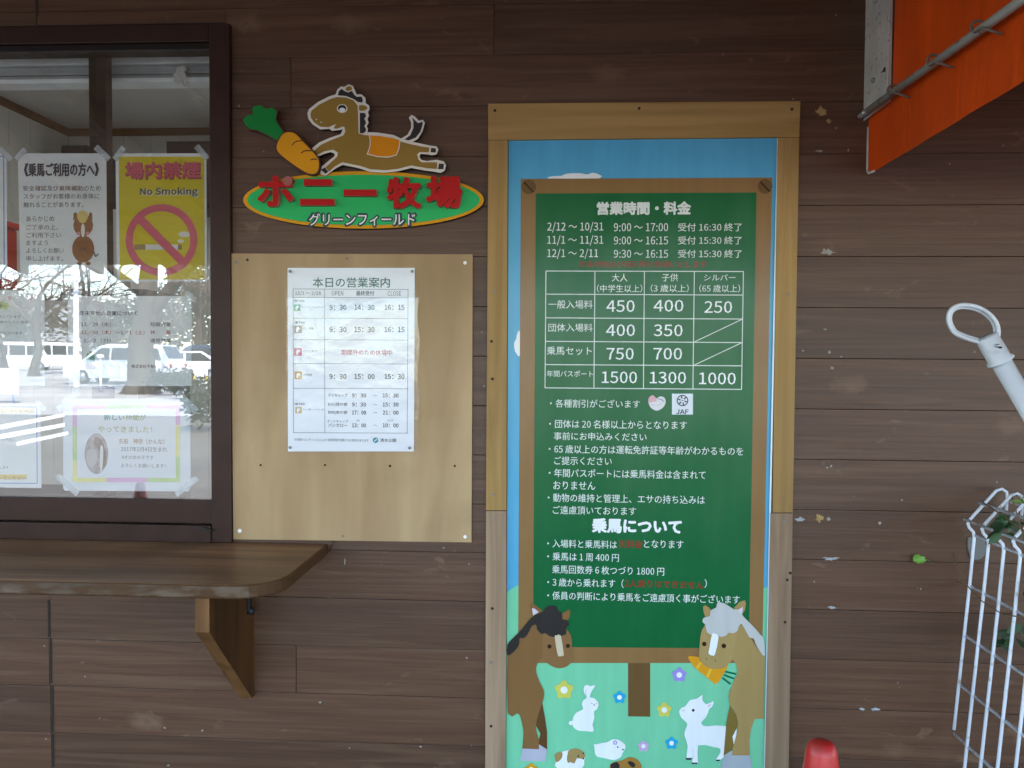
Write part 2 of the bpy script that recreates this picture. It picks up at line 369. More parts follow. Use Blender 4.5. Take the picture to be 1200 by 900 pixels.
def text(mb, s, x0, y0, x1, y1, d, mat, bold=0.0, thick=0.0, side=None, font='cjk'):
    if bold > 0:                                    # heavier strokes: the same glyphs laid over one another a hair apart
        b = bold * (y1 - y0) * (1.0 if not thick else 1.15); b = min(b, 1.9)
        if bold < .012: dirs = [(-.5, 0), (.5, 0)]
        elif bold < .028: dirs = [(-.6, -.3), (.6, -.3), (0, .6)]
        else: dirs = [(-1, 0), (1, 0), (0, -1), (0, 1), (-.7, -.7), (.7, .7), (.7, -.7), (-.7, .7)]
        for i, (ox, oy) in enumerate(dirs):
            text(mb, s, x0 + b + ox * b, y0 + b + oy * b, x1 - b + ox * b, y1 - b + oy * b, d + i * .00004, mat, 0.0, thick, side, font)
        return
    key = (s, font, bool(thick))
    if key not in GLYPHS:
        c = bpy.data.curves.new('t', 'FONT'); c.body = s; c.font = (F_SANS if font == 'sans' else F_CJK) or c.font; c.size = 1; c.resolution_u = 2; c.fill_mode = 'FRONT' if not thick else 'BOTH'
        if thick: c.extrude = 0.5
        o = bpy.data.objects.new('t', c); COL.objects.link(o)
        dg = bpy.context.evaluated_depsgraph_get(); me = bpy.data.meshes.new_from_object(o.evaluated_get(dg))
        GLYPHS[key] = ([v.co.copy() for v in me.vertices], [tuple(p.vertices) for p in me.polygons], [p.normal.z for p in me.polygons])
        bpy.data.objects.remove(o); bpy.data.curves.remove(c); bpy.data.meshes.remove(me)
    vs, fs, nz = GLYPHS[key]
    if not vs: return
    ax, bx = min(v.x for v in vs), max(v.x for v in vs); ay, by = min(v.y for v in vs), max(v.y for v in vs)
    ym = (y0 + y1) / 2
    L = W(x0, ym, d); Rr = W(x1, ym, d); T = W(x0, y0, d); B = W(x0, y1, d)
    out = []
    for v in vs:
        u = (v.x - ax) / max(1e-6, bx - ax); q = (v.y - ay) / max(1e-6, by - ay)
        out.append((L.x + u * (Rr.x - L.x), -d - (v.z - 0.5) * thick if thick else -d, B.z + q * (T.z - B.z)))
    if thick and side:
        mb.mesh(out, [f for f, n in zip(fs, nz) if n > 0.5], mat); mb.mesh(out, [f for f, n in zip(fs, nz) if n <= 0.5], side)
    else: mb.mesh(out, fs, mat)
def wscrew(mb, px, py, d, r=0.004, mat=None):
    c = W(px, py, d); n = 10
    vs = [(c.x + r * math.cos(2 * math.pi * k / n), -d - .0012, c.z + r * math.sin(2 * math.pi * k / n)) for k in range(n)]
    vs2 = [(x, -d + .001, z) for x, y, z in vs]
    mb.mesh(vs + vs2, [tuple(range(n))] + [(k, n + k, n + (k + 1) % n, (k + 1) % n) for k in range(n)], mat or M_SCREW)
def sheetpart(name, parent, px, d, mat, thick=0.0008):
    mb = MB(); shape(mb, px, d, mat, thick); return mb.build(name, parent)
def grow_tape(parent, a, b, wpx, d):
    mb = MB(); stroke(mb, [a, b], wpx, d, M_TAPE); return mb.build('tape', parent)

# ================================================================== SETTING
GX = 400
def ground_sheet(name, rows, x0, x1, mat, lift=0.0, nx=2):
    mb = MB()
    for (da, db) in zip(rows, rows[1:]):
        mb.face([(x0, -db, gz(db) + lift), (x1, -db, gz(db) + lift), (x1, -da, gz(da) + lift), (x0, -da, gz(da) + lift)], mat)
    return structure(mb.build(name))
M_ASPH = ground_mat('forecourt_paving', (0.15, 0.132, 0.112), 1.2)
M_CONC = ground_mat('pale_concrete', (0.42, 0.42, 0.41))
ground_sheet('ground', [-400, -100, 8, 98.9, 600], -GX, GX, M_ASPH)
ground_sheet('car_park', [15.5, 98.9], -120, 60, M_CONC, 0.004)
mb = MB(); M_LINE = plain((0.75, 0.75, 0.73), 0.7, 0.3, 0.15, 3)
def GP(px, py):                                    # ground point mirrored at this pixel
    lo, hi = 1.0, 120.0
    for _ in range(50):
        m_ = (lo + hi) / 2
        if RF(px, py, m_).z > gz(m_): lo = m_
        else: hi = m_
    v = RF(px, py, lo); return Vector((v.x, v.y, gz(lo) + .008))
for a_, b_, c_, d_ in (((-40, 506), (76, 484.5), (76, 488.5), (-40, 512)), ((-40, 517), (76, 496), (76, 500.5), (-40, 523)), ((20, 518.5), (80, 506), (80, 510), (20, 523))):
    mb.face([GP(*d_), GP(*c_), GP(*b_), GP(*a_)][::-1], M_LINE)
structure(mb.build('painted_lines'))

# ------------------------------------------------------------------ the hut
hut = thing('wooden_hut', 'dark brown plank walled ticket hut with a sliding window and deep eave', 'building', (0, 0, 0))
XL, XR = -5.2, 4.2
yl = [240.7, 301, 361.6, 421.6, 479, 537, 598, 654, 712, 772.5, 830]
zs = [W(940, y).z for y in yl]
PITCH = (zs[0] - zs[-1]) / (len(yl) - 1); Z0 = sum(z + PITCH * i for i, z in enumerate(zs)) / len(zs)
WT, WB = W(270, 26).z, 0.955            # window opening
WX1, WX0 = W(270, 330).x - .012, -2.75
joints = {0: [], -3: [341], -4: [579, 43], -2: [130], -1: [], 8: [59], 9: [58, 347], 10: [60], 11: [61], 12: [62, 420], 7: [57]}
mb = MB(); random.seed(11)
kz = -7
while True:
    zt = Z0 - PITCH * kz; zb = zt - PITCH
    if zt < 0.02: break
    zb = max(zb, 0.0)
    kk = kz
    xs = [XL] + sorted(W(j, 240.7 + 59 * kk + 29).x for j in joints.get(kk, [])) + [XR]
    for i in range(len(xs) - 1):
        rnd = random.random()
        segs = [(xs[i] + .0008, xs[i + 1] - .0008)]
        for (a, b) in segs:
            # split round the window
            pieces = []
            if zb < WT and zt > WB and a < WX1 and b > WX0:
                if a < WX0: pieces.append((a, WX0, zb, zt))
                if b > WX1: pieces.append((WX1, b, zb, zt))
                m0, m1 = max(a, WX0), min(b, WX1)
                if zt > WT: pieces.append((m0, m1, max(zb, WT), zt))
                if zb < WB: pieces.append((m0, m1, zb, min(zt, WB)))
            else: pieces.append((a, b, zb, zt))
            dy = random.uniform(-.0006, .0006)
            for (p0, p1, q0, q1) in pieces:
                mb.box((p0, dy, q0 + .0006), (p1, .022, q1 - .0006), M_SIDING, 0.0012, rnd)
    kz += 1
mb.box((XL, .0225, 0), (WX0 - .02, .05, 3.0), M_HOLE); mb.box((WX1 + .02, .0225, 0), (XR, .05, 3.0), M_HOLE)
mb.box((WX0 - .02, .0225, 0), (WX1 + .02, .05, WB - .02), M_HOLE); mb.box((WX0 - .02, .0225, WT + .02), (WX1 + .02, .05, 3.0), M_HOLE)
siding = mb.build('plank_siding', hut, 'board')
# dark gap where two lengths of siding meet
mb = MB()
for a, b in (((57, 703), (57.5, 746.5)), ((59.5, 748), (60, 801)), ((61.5, 803), (62, 858)), ((62, 860), (62.5, 899))):
    mb = MB(); stroke(mb, [a, b], 2.6, .0012, M_HOLE); mb.build('board_joint', siding)
mb = MB(); stroke(mb, [(43, 0), (43.5, 19)], 3.0, .0012, M_HOLE); mb.build('board_joint', siding)
# flaked paint
def chip(mb, cx, cy, rx, ry, mat, seed, jag=.72):
    r = random.Random(seed); n = 23
    shape(mb, [(cx + rx * (1 - jag * r.random()) * math.cos(2 * math.pi * k / n), cy + ry * (1 - jag * r.random()) * math.sin(2 * math.pi * k / n)) for k in range(n)], .0016, mat)
M_CHIPY = plain((0.34, 0.23, 0.09), .8, .2, .2, 60); M_CHIPW = plain((0.30, 0.28, 0.25), .8, .2, .25, 60); M_CHIPB = plain((0.33, 0.34, 0.36), .8, .2, .2, 60)
for i, (cx, cy, rx, ry, mt) in enumerate([(962, 131, 11, 8, M_CHIPY), (971.5, 142, 4, 3.5, M_CHIPY), (971, 295, 11, 5, M_CHIPW), (936.5, 608.5, 9, 3.2, M_CHIPB), (960, 607, 6.5, 6.5, M_CHIPY),
        (974, 654.5, 12, 2.8, M_CHIPB), (975, 712, 7, 3, M_CHIPB), (1010, 831, 5, 2, M_CHIPB), (1026, 831, 6.5, 2.6, M_CHIPB),
        (971, 608, 3, 3, M_CHIPW), (1031, 613, 3, 2.5, M_CHIPW), (967, 386, 3, 1.4, M_CHIPW), (972, 413, 2.5, 2.5, M_CHIPW), (975, 431, 3, 2, M_CHIPW), (941, 411, 2, 1.6, M_CHIPW), (986, 418, 2, 1.6, M_CHIPW),
        (960, 177, 6, 1.6, M_CHIPW), (994, 176, 1.4, 3, M_CHIPW), (980, 150, 2, 1.6, M_CHIPW), (974, 546, 2, 2, M_CHIPW), (1057, 586, 1.6, 1.6, M_CHIPW), (1079, 690, 1.6, 1.6, M_CHIPW), (969, 548, 2, 1.4, M_CHIPW),
        (404, 658, 1.2, 5, M_CHIPW), (520, 642, 2.5, 1, M_CHIPW), (547, 771, 1.6, 1.6, M_CHIPW), (493, 875, 2, 1.5, M_CHIPW), (280, 124, 1.7, 1.7, M_CHIPW), (193, 853, 2, 1.4, M_CHIPW), (237, 856, 1.6, 1.6, M_CHIPW), (197, 897, 2, 1.4, M_CHIPW), (375, 823, 1.6, 2, M_CHIPW)]):
    q = MB(); chip(q, cx, cy, rx, ry, mt, i); q.build('paint_chip', siding)
# other walls, roof, room
M_BACK = wood('brown_boards', (0.04, 0.026, 0.018), (0.09, 0.06, 0.04), 'x', 30)
M_LIN = plain((0.68, 0.665, 0.61), 0.6, 0.3, 0.04); M_CEIL = plain((0.66, 0.65, 0.62), 0.8, 0.2, 0.04); M_TRIM = wood('stained_trim', (0.16, 0.065, 0.022), (0.26, 0.115, 0.042), 'x', 30)
RC = HCAM + 1.40                                         # room ceiling
pc = W(80, 152, 0); rr = (pc - CAMLOC); tt = (RC - HCAM) / rr.z; corner = CAMLOC + rr * tt
RY, RX0, RX1 = corner.y, corner.x, 3.0
q = MB(); q.box((XL, RY + .12, 0), (XR, RY + .2, 3.3), M_BACK); q.build('back_wall', hut)
q = MB()
for (ya, yb, za, zb) in ((.06, RY + .11, 0, .7), (.06, RY + .11, 2.75, 3.0), (.06, .16, .7, 2.75), (1.25, RY + .11, .7, 2.75)): q.box((XL, ya, za + .001), (XL + .08, yb, zb - .001), M_BACK)  # middle left open: an unseen gap added to let light in
q.build('side_wall', hut)
q = MB()
for (ya, yb, za, zb) in ((.06, RY + .11, 0, .7), (.06, RY + .11, 2.75, 3.0), (.06, .3, .7, 2.75), (RY - .15, RY + .11, .7, 2.75)): q.box((XR - .08, ya, za + .001), (XR, yb, zb - .001), M_BACK)  # this end too has an added, unseen opening to light the room
q.build('side_wall', hut)
# lining of the room: panelled walls with fine joints
q = MB(); step = 34 * (RY + DCAM) / FPX
for za, zb in ((.02, .7), (2.75, RC)): q.box((RX0 - .02, .085, za), (RX0, y - .0015 if False else 1.22, zb), M_LIN)
x = RX0
while x < RX1:
    q.box((x + .0015, RY, .02), (min(x + step, RX1) - .0015, RY + .02, RC), M_LIN); x += step
y = RY
while y > 1.3:
    q.box((RX0 - .02, max(y - step * 1.0, .085) + .0015, .02), (RX0, y - .0015, RC), M_LIN); y -= step
for (ya, yb, za, zb) in ((.1, RY, .02, .7), (.1, RY, 2.75, RC)): q.box((RX1, ya, za), (RX1 + .02, yb, zb), M_LIN)
q.box((WX1 + .1, .07, .02), (RX1, .085, RC), M_LIN); q.box((RX0, .07, .02), (WX1 + .1, .085, WB - .03), M_LIN)
q.build('interior_wall', hut)
SX0, SX1, SY0, SY1 = -2.2, 1.6, .35, 1.25                 # unseen panel added to brighten the room, above the window side of the ceiling
q = MB()
for a_ in ((RX0 - .02, .06, RX1 + .02, SY0), (RX0 - .02, SY1, RX1 + .02, RY + .02), (RX0 - .02, SY0, SX0, SY1), (SX1, SY0, RX1 + .02, SY1)): q.box((a_[0] + .0005, a_[1] + .0005, RC), (a_[2] - .0005, a_[3] - .0005, RC + .02), M_CEIL)
q.build('interior_ceiling', hut)
m, t, p = new_mat('opal_fill_panel'); MOP = m
p.inputs['Base Color'].default_value = (.8, .8, .78, 1); tl = N(t, 'ShaderNodeBsdfTranslucent'); tl.inputs[0].default_value = (.55, .55, .53, 1); mx = N(t, 'ShaderNodeMixShader'); mx.inputs[0].default_value = .6
t.links.new(p.outputs[0], mx.inputs[1]); t.links.new(tl.outputs[0], mx.inputs[2]); t.links.new(mx.outputs[0], t.nodes['Material Output'].inputs[0])
q = MB(); q.face([(SX0, SY0, RC + .01), (SX1, SY0, RC + .01), (SX1, SY1, RC + .01), (SX0, SY1, RC + .01)], MOP); q.build('added_fill_panel', hut)
q = MB(); q.box((RX0 + .001, .06, .005), (RX1, RY, .018), plain((.55, .52, .47), .6)); q.build('interior_floor', hut)
q = MB(); hh = .042
q.box((RX0 + .001, RY - .02, RC - hh), (RX1, RY - .001, RC - .001), M_TRIM); q.box((RX0 + .001, .09, RC - hh), (RX0 + .02, RY - .022, RC - .001), M_TRIM); q.build('cornice', hut)
# roof: one lean-to slope over the front, one behind
EA_D = 3.5; EA_Z = W(130, 310.5, -EA_D).z                 # mirrored eave edge seen in the glass
q = MB(); zt = 3.08
sl_ = (zt - EA_Z) / EA_D
M_SOFF = wood('pine_soffit', (.42, .25, .12), (.56, .36, .19), 'x', 24)
q.prism([(XL + .4, -EA_D, EA_Z), (XL + .4, -.002, zt), (XR + 4, -.002, zt), (XR + 4, -EA_D, EA_Z)], (0, 0, -.10), M_SOFF)
def slab(x0, x1, y0, y1): q.prism([(x0, y0, zt + sl_ * y0), (x0, y1, zt + sl_ * y1), (x1, y1, zt + sl_ * y1), (x1, y0, zt + sl_ * y0)], (0, 0, -.10), M_BACK)
slab(XL - .6, SX0 - .1, .0, RY / 2); slab(SX1 + .1, XR + .35, .0, RY / 2); slab(SX0 - .099, SX1 + .099, .0, .14)
q.prism([(XL - .6, RY / 2 + .35, zt + sl_ * RY / 2), (XL - .6, RY + .8, zt - .1), (XR + .35, RY + .8, zt - .1), (XR + .35, RY / 2 + .35, zt + sl_ * RY / 2)], (0, 0, -.10), M_BACK)
roof = q.build('roof', hut)
q = MB()
xx = XL + .5
while xx < XR + 3.8:
    q.prism([(xx, -EA_D + .05, EA_Z + .05 * sl_ - .001), (xx + .05, -EA_D + .05, EA_Z + .05 * sl_ - .001), (xx + .05, -.03, zt - .03 * sl_ - .001), (xx, -.03, zt - .03 * sl_ - .001)], (0, 0, .09), M_SOFF)
    xx += .6
q.build('rafter', roof)
for px_ in (XL + .5, XR + 3.8):
    q = MB(); q.box((px_ - .06, -3.35, 0), (px_ + .06, -3.23, EA_Z + .02), M_BACK, .005); q.build('post', hut)

# ------------------------------------------------------------------ sliding window of the hut
YG = -.004                                           # window glass plane (just behind the frame's face)
def P2(px, py, d): v = W(px, py, d); return v.x, v.z
q = MB(); fd = .018
x_or = W(270, 330, fd).x; z_ot = W(260, 27, fd).z; x_ir = W(248.5, 330, .004).x; z_it = W(120, 60, .004).z; z_ib = W(120, 583.5, .004).z
z_ob = W(150, 632.5).z + .001; xl = WX0 - .02
q.box((x_ir, -fd, z_ob), (x_or, .05, z_ot), M_ALU, .003)                                        # right jamb
q.box((xl, -fd + .001, z_it + .020), (x_ir - .0005, .05, z_ot - .001), M_ALU, .003)             # head, outer
q.box((xl, -fd + .010, z_it), (x_ir - .0005, .05, z_it + .0195), M_ALUD, .002)
q.box((xl - .04, -fd, z_ob), (xl - .0005, .05, z_ot), M_ALU, .003)
zb1 = W(120, 612, fd).z
q.box((xl, -fd - .006, z_ob), (x_ir - .0005, .05, zb1 - .004), M_ALU, .002)                     # sill track
frame = q.build('window', hut)
q = MB(); q.box((xl, -fd + .006, zb1), (x_ir - .001, .03, z_ib), M_ALU, .003); q.build('sash_rail', frame)
q = MB(); zz = z_ob + .006; q.tube([(W(235, 618, .03).x, -fd - .012, W(235, 618, .03).z), (W(249, 622, .03).x, -fd - .012, W(249, 622, .03).z)], .003, M_BLACK, 8); q.build('latch', frame)
q = MB(); q.face([(xl, -YG * -1, z_ib - .005), (x_ir + .003, -YG * -1, z_ib - .005), (x_ir + .003, -YG * -1, z_it + .004), (xl, -YG * -1, z_it + .004)], M_GLASS); q.build('glass_pane', frame)
x0, x1 = W(104, 110, -.05).x, W(122, 110, -.03).x; xm = W(112.5, 110, -.04).x
q = MB(); q.box((x0, .050, z_ib - .04), (xm, .075, z_it + .03), M_ALUD, .002); q.box((xm + .0005, .040, z_ib - .04), (x1, .075, z_it + .03), M_ALU, .002); q.build('sash_stile', frame)
# shutter rails and blind tape behind the glass
M_RAIL = plain((0.84, 0.87, 0.85), 0.35, 0.5, 0.1, 8); M_RAILD = plain((0.34, 0.36, 0.36), 0.4, 0.5, 0.15, 8)
q = MB(); dd = -.13
for (ya, yb, mt, ex) in ((56, 66, M_RAILD, .0), (66.5, 77, M_RAIL, .012), (78, 84, M_RAILD, .0), (84.5, 88, M_RAILD, .006), (88.5, 93, M_RAILD, .0), (93.5, 98.5, M_RAIL, .014)):
    a, b = W(-20, ya, dd), W(262, yb, dd); q.box((xl + .05, -dd - ex, W(120, ya, dd).z), (W(300, 80, dd).x, -dd + .05, W(120, yb, dd).z), mt, .002)
blind = q.build('shutter_rail', frame)
q = MB(); r = random.Random(3)
for k in range(26):
    cx, cy = r.uniform(207, 218), r.uniform(77, 99); shape(q, smooth_poly([(cx + r.uniform(2, 5) * math.cos(a), cy + r.uniform(1.5, 4) * math.sin(a)) for a in (0, 1, 2, 3, 4, 5)], 2), .112 * -1 + r.uniform(0, .006), plain((.62, .60, .55), .7))
q.build('tape_wad', frame)
q = MB(); q.tube([W(213, 96, -.11), W(226, 107, -.09), W(246, 124, -.06)], .0012, plain((.6, .6, .55), .6), 6); q.build('pull_cord', frame)

# ------------------------------------------------------------------ counter
cz = W(150, 632.5).z
cnt = thing('counter_shelf', 'dark varnished wooden counter shelf with rounded corner under the window', 'counter', (-1.6, 0, cz))
cxr = W(384, 634).x; cd = .455; cth = .037; cr = .115; cxl = -2.9
pts = [(cxl, -.001), (cxl, -cd)]
for k in range(9):
    a = math.pi / 2 * k / 8; pts.append((cxr - cr + cr * math.sin(a), -cd + cr - cr * math.cos(a)))
pts.append((cxr, -.001))
bm = bmesh.new()
vt = [bm.verts.new((x, y, cz)) for x, y in pts]; bm.faces.new(vt)
ex = bmesh.ops.extrude_face_region(bm, geom=bm.faces[:]); bmesh.ops.translate(bm, verts=[v for v in ex['geom'] if isinstance(v, bmesh.types.BMVert)], vec=(0, 0, -cth))
bmesh.ops.recalc_face_normals(bm, faces=bm.faces[:])
ed = [e for e in bm.edges if abs(e.verts[0].co.z - e.verts[1].co.z) < 1e-6 and not (abs(e.verts[0].co.y) < .01 and abs(e.verts[1].co.y) < .01)]
bmesh.ops.bevel(bm, geom=ed, offset=.007, segments=3, affect='EDGES', profile=.5)
bm.normal_update(); bm.verts.index_update()
q = MB(); vs = [v.co.copy() for v in bm.verts]
q.mesh(vs, [tuple(v.index for v in f.verts) for f in bm.faces if abs(f.normal.z) > .8], M_COUNTER)
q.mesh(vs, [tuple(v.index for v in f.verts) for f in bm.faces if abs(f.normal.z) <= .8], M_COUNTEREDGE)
bm.free(); q.build('shelf_top', cnt)
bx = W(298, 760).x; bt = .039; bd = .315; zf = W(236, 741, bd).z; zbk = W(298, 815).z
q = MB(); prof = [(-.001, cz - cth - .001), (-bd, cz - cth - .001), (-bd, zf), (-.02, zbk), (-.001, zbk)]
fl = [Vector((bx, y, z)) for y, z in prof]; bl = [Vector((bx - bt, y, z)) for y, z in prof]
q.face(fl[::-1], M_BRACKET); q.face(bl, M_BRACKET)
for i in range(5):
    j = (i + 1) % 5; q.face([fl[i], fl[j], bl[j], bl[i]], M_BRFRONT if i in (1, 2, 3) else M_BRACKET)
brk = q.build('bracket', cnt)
q = MB(); bc = WX(295, 716, bx + .012)
q.tube([(bx + .001, bc.y, bc.z), (bx + .018, bc.y, bc.z)], .011, M_BLACK, 12); q.box((bx + .001, bc.y - .012, bc.z), (bx + .010, bc.y + .012, cz - cth - .001), M_BLACK, .002); q.build('bolt', brk)
q = MB(); a = W(388, 640, .01)
q.tube([W(386, 646, .008), W(388, 640, .010), W(391, 636, .008), W(390, 633, .004)], .0016, M_BLACK, 6); q.build('wire', cnt)

# ------------------------------------------------------------------ plywood board and today's notice
pb = thing('plywood_board', 'pale plywood backing board screwed beside the window', 'board', W(412, 633))
PBT = .009
q = MB(); shape(q, [(270.5, 297), (554, 298), (552.5, 635.5), (273.5, 632)], PBT, M_PLY, PBT - .0008, M_FRAME); q.build('panel', pb)
for (a, b, mt, r) in ((277.5, 307, M_SCREW, .0055), (290, 304.5, M_HOLE, .004), (407, 303, M_SCREW, .004), (545, 308, M_SCREWW, .0055), (281, 622, M_SCREWW, .0062), (545, 629, M_SCREWW, .0055), (402, 628, M_SCREW, .004), (305.5, 545, M_HOLE, .0035), (381, 545, M_HOLE, .0035), (457, 546, M_HOLE, .004), (533, 546, M_HOLE, .0035)):
    s = MB(); wscrew(s, a, b, PBT, r, mt); s.build('screw', pb)

INKN = plain((.02, .022, .03), .5, .3, .0); INKB = plain((.045, .05, .07), .6)
tn = thing('hours_notice', "white notice of today's opening hours in a wrinkled clear sleeve", 'notice', W(412, 531, PBT))
d0 = PBT + .003; dt = d0 + .0006
q = MB(); shape(q, [(337, 314), (486, 314), (485, 529), (337.5, 529)], d0, plain((.72, .73, .75), .5, .3, .03), .0008); q.build('sheet', tn)
q = MB(); G = plain((.012, .10, .06), .5)
text(q, '本日の営業案内', 366.4, 324.8, 457, 337, dt, G, .02); q.build('heading', tn)
q = MB(); LN = plain((.12, .13, .15), .6)
for yy in (338.6, 348.5, 372.8, 398, 426, 455, 507): stroke(q, [(343.5, yy), (478.2, yy + .6)], .55, dt, LN)
for xx in (343.5, 380.2, 478.2): stroke(q, [(xx, 338.6), (xx + (.5 if xx < 400 else -1), 507.3)], .55, dt + .0001, LN)
q.build('timetable_grid', tn)
q = MB()
text(q, '12/1 ～ 2/28', 345.8, 341.2, 376, 346.6, dt, INKB, .01); text(q, 'OPEN', 388.8, 341, 402.2, 346.4, dt, INKB); text(q, '最終受付', 417.3, 340.6, 438.6, 346.6, dt, INKN, .015); text(q, 'CLOSE', 454.4, 341.2, 470, 346.6, dt, INKB)
for yy, ts in ((357, ('9：30', '14：30', '16：15')), (383, ('9：30', '15：30', '16：15')), (438, ('9：30', '15：00', '15：30'))):
    for s_, (a, b) in zip(ts, ((386, 406), (415.2, 439), (450.6, 474))): text(q, s_, a, yy, b, yy + 6.3, dt, INKN, .03)
for yy, lab, a_, b_ in ((461, 'デイキャンプ', '9：30', '15：30'), (471.6, 'BBQ昼の部', '9：30', '15：30'), (481, 'BBQ夜の部', '17：00', '21：00'), (496, 'バンガロー', '13：00', '10：00')):
    text(q, lab, 384.5, yy, 407, yy + 4.4, dt, INKN, .02); text(q, a_, 412.5, yy, 429, yy + 4.8, dt, INKN, .03); text(q, '～', 437.7, yy + 1.6, 442, yy + 3, dt, INKB); text(q, b_, 448.5, yy, 467, yy + 4.8, dt, INKN, .03)
text(q, 'オートキャンプ', 383.3, 491.6, 408, 495.4, dt, INKB); text(q, 'IN', 418, 491.6, 421, 494, dt, INKB); text(q, 'OUT', 454, 491.6, 461, 494, dt, INKB)
text(q, '※天候やコンディションにより営業時間が変更になる場合があります', 345, 513.4, 432, 516.8, dt, INKB); text(q, '清水公園', 445.5, 513.6, 464, 518, dt, INKN, .02)
q.build('timetable_lettering', tn)
q = MB(); text(q, '期間外のため休場中', 400, 409.6, 459.5, 416.2, dt, plain((.42, .02, .06), .5), .015); q.build('closed_lettering', tn)
for (x0, y0, s_, c, lab, yt) in ((344.4, 356.7, 7.6, (.03, .28, .12), 'フィールドアスレチック', 351), (344.7, 381.5, 8.9, (.28, .17, .09), 'ポニー牧場', 376.5), (344.7, 408, 8.9, (.55, .12, .20), '花ファンタジア', 0), (345, 435.4, 9, (.55, .30, .08), '立体迷路', 0), (346, 476.8, 7.6, (.50, .36, .14), 'キャンプ場・バーベキュー場', 472)):
    q = MB(); shape(q, rect(x0, y0, x0 + s_, y0 + s_), dt, plain(c, .5)); shape(q, smooth_poly([(x0 + s_ * .25, y0 + s_ * .8), (x0 + s_ * .3, y0 + s_ * .3), (x0 + s_ * .6, y0 + s_ * .18), (x0 + s_ * .8, y0 + s_ * .5), (x0 + s_ * .55, y0 + s_ * .62), (x0 + s_ * .5, y0 + s_ * .85)], 2), dt + .0003, plain((.75, .74, .70), .5))
    text(q, lab, x0 + s_ + 1.5, y0 + s_ * .25, min(379, x0 + s_ + 2.4 * len(lab) + 2), y0 + s_ * .55, dt, INKB)
    if yt: text(q, '（要予約）', 344.6, yt, 357.5, yt + 3, dt, INKB, .02)
    q.build('facility_icon', tn)
q = MB(); shape(q, ell(440, 516, 3.3, 3.3, 18), dt, plain((.02, .25, .28), .5)); stroke(q, [(438.2, 517.4), (441.8, 514.6)], .8, dt + .0003, plain((.7, .75, .75), .5)); q.build('park_emblem', tn)
def sleeve(name, parent, x0, y0, x1, y1, d, seed, amp=.0012, mat=None):
    r = random.Random(seed); nx, ny = 22, 30; q = MB(); vs = []; fs = []
    ph = [(r.uniform(3, 16), r.uniform(3, 16), r.uniform(0, 6.3), r.uniform(.3, 1)) for _ in range(9)]
    for j in range(ny + 1):
        for i in range(nx + 1):
            u, v = i / nx, j / ny; hgt = sum(a * math.sin(fx * u * 1.2 + fy * v * 1.6 + p) for fx, fy, p, a in ph) / 4
            edge = min(1, 12 * min(u, 1 - u), 12 * min(v, 1 - v))
            x_ = x0 + (x1 - x0) * u + (1.3 * math.sin(v * 17 + seed) * (1 if u > .98 else 0)); y_ = y0 + (y1 - y0) * v
            p = W(x_, y_, d + amp * (1 + hgt) * (.3 + .7 * edge)); vs.append(p)
    for j in range(ny):
        for i in range(nx): a = j * (nx + 1) + i; fs.append((a, a + nx + 1, a + nx + 2, a + 1))
    q.mesh(vs, fs, mat or M_SLEEVE, True); return q.build(name, parent)
sleeve('plastic_sleeve', tn, 334.5, 312, 487.5, 531.5, dt + .001, 4, .0007, M_SLEEVE2)
sleeve('plastic_sleeve', tn, 336, 349, 490.5, 531, dt + .004, 9)
for a, b in ((340, 318), (483, 318), (340, 524.5), (480, 525)):
    s = MB(); wscrew(s, a, b, dt + .0075, .0048, M_SCREW); s.build('pin', tn)

# ------------------------------------------------------------------ pony farm sign
sg = thing('shop_sign', 'oval pony farm sign with a galloping cut-out pony and a carrot', 'sign', W(426, 268))
M_GREEN = plain((.022, .40, .11), .45, .15, .05, 5); M_ORG = plain((.60, .27, .006), .45, .15, .05); M_RED = plain((.40, .005, .006), .45, .15, .06); M_REDS = plain((.42, .17, .14), .6)
M_TAN = plain((.265, .155, .030), .45, .15, .04); M_CREAM = plain((.66, .60, .52), .5, .2, .05); M_MANE = plain((.018, .010, .010), .5); M_SADDLE = plain((.63, .22, .004), .45, .15)
M_WHITE = plain((.74, .74, .72), .5, .2, .03); M_DKR = plain((.065, .010, .004), .5); M_CARL = plain((.006, .18, .03), .5, .15); M_CARR = plain((.62, .26, .006), .5, .15)
OB = .024
q = MB(); shape(q, ell(426, 234.3, 141, 33.6, 72), OB, M_ORG, OB - .001, M_BACK); q.build('oval_rim', sg)
q = MB(); shape(q, ell(426, 234.3, 136.2, 29.6, 72), OB + .0012, M_GREEN); q.build('oval_board', sg)
LT = .020; LD = OB + .0015 + LT
for s_, x0, y0, x1, y1 in (('ホ', 301.5, 206, 343.5, 242), ('牧', 453, 207.5, 493.5, 244.5), ('場', 499, 206, 541.5, 244)):
    q = MB(); text(q, s_, x0, y0, x1, y1, LD, M_RED, .038, LT, M_REDS); L_ = q.build('letter', sg)
    if s_ == 'ホ':
        q = MB(); shape(q, ell(337, 212, 5.6, 5.8, 20), LD + .001, plain((.30, .085, .07), .6), LT, M_RED); q.build('dot', L_)
for rs in (((356, 209.8, 388.5, 217.4), (351.5, 233, 391.5, 240.6)), ((402.5, 222, 441, 229.5),)):
    q = MB()
    for a in rs: shape(q, rect(*a), LD, M_RED, LT, M_REDS)
    q.build('letter', sg)
q = MB(); M_DKT = plain((.012, .035, .045), .5); text(q, 'グリーンフィールド', 359.3, 247.4, 489.2, 267.2, OB + .0016, M_DKT, .095); text(q, 'グリーンフィールド', 362, 250, 486.5, 264.6, OB + .0024, M_WHITE, .018); q.build('small_lettering', sg)
o = (350, 90); k = 6.6667; HD = .030
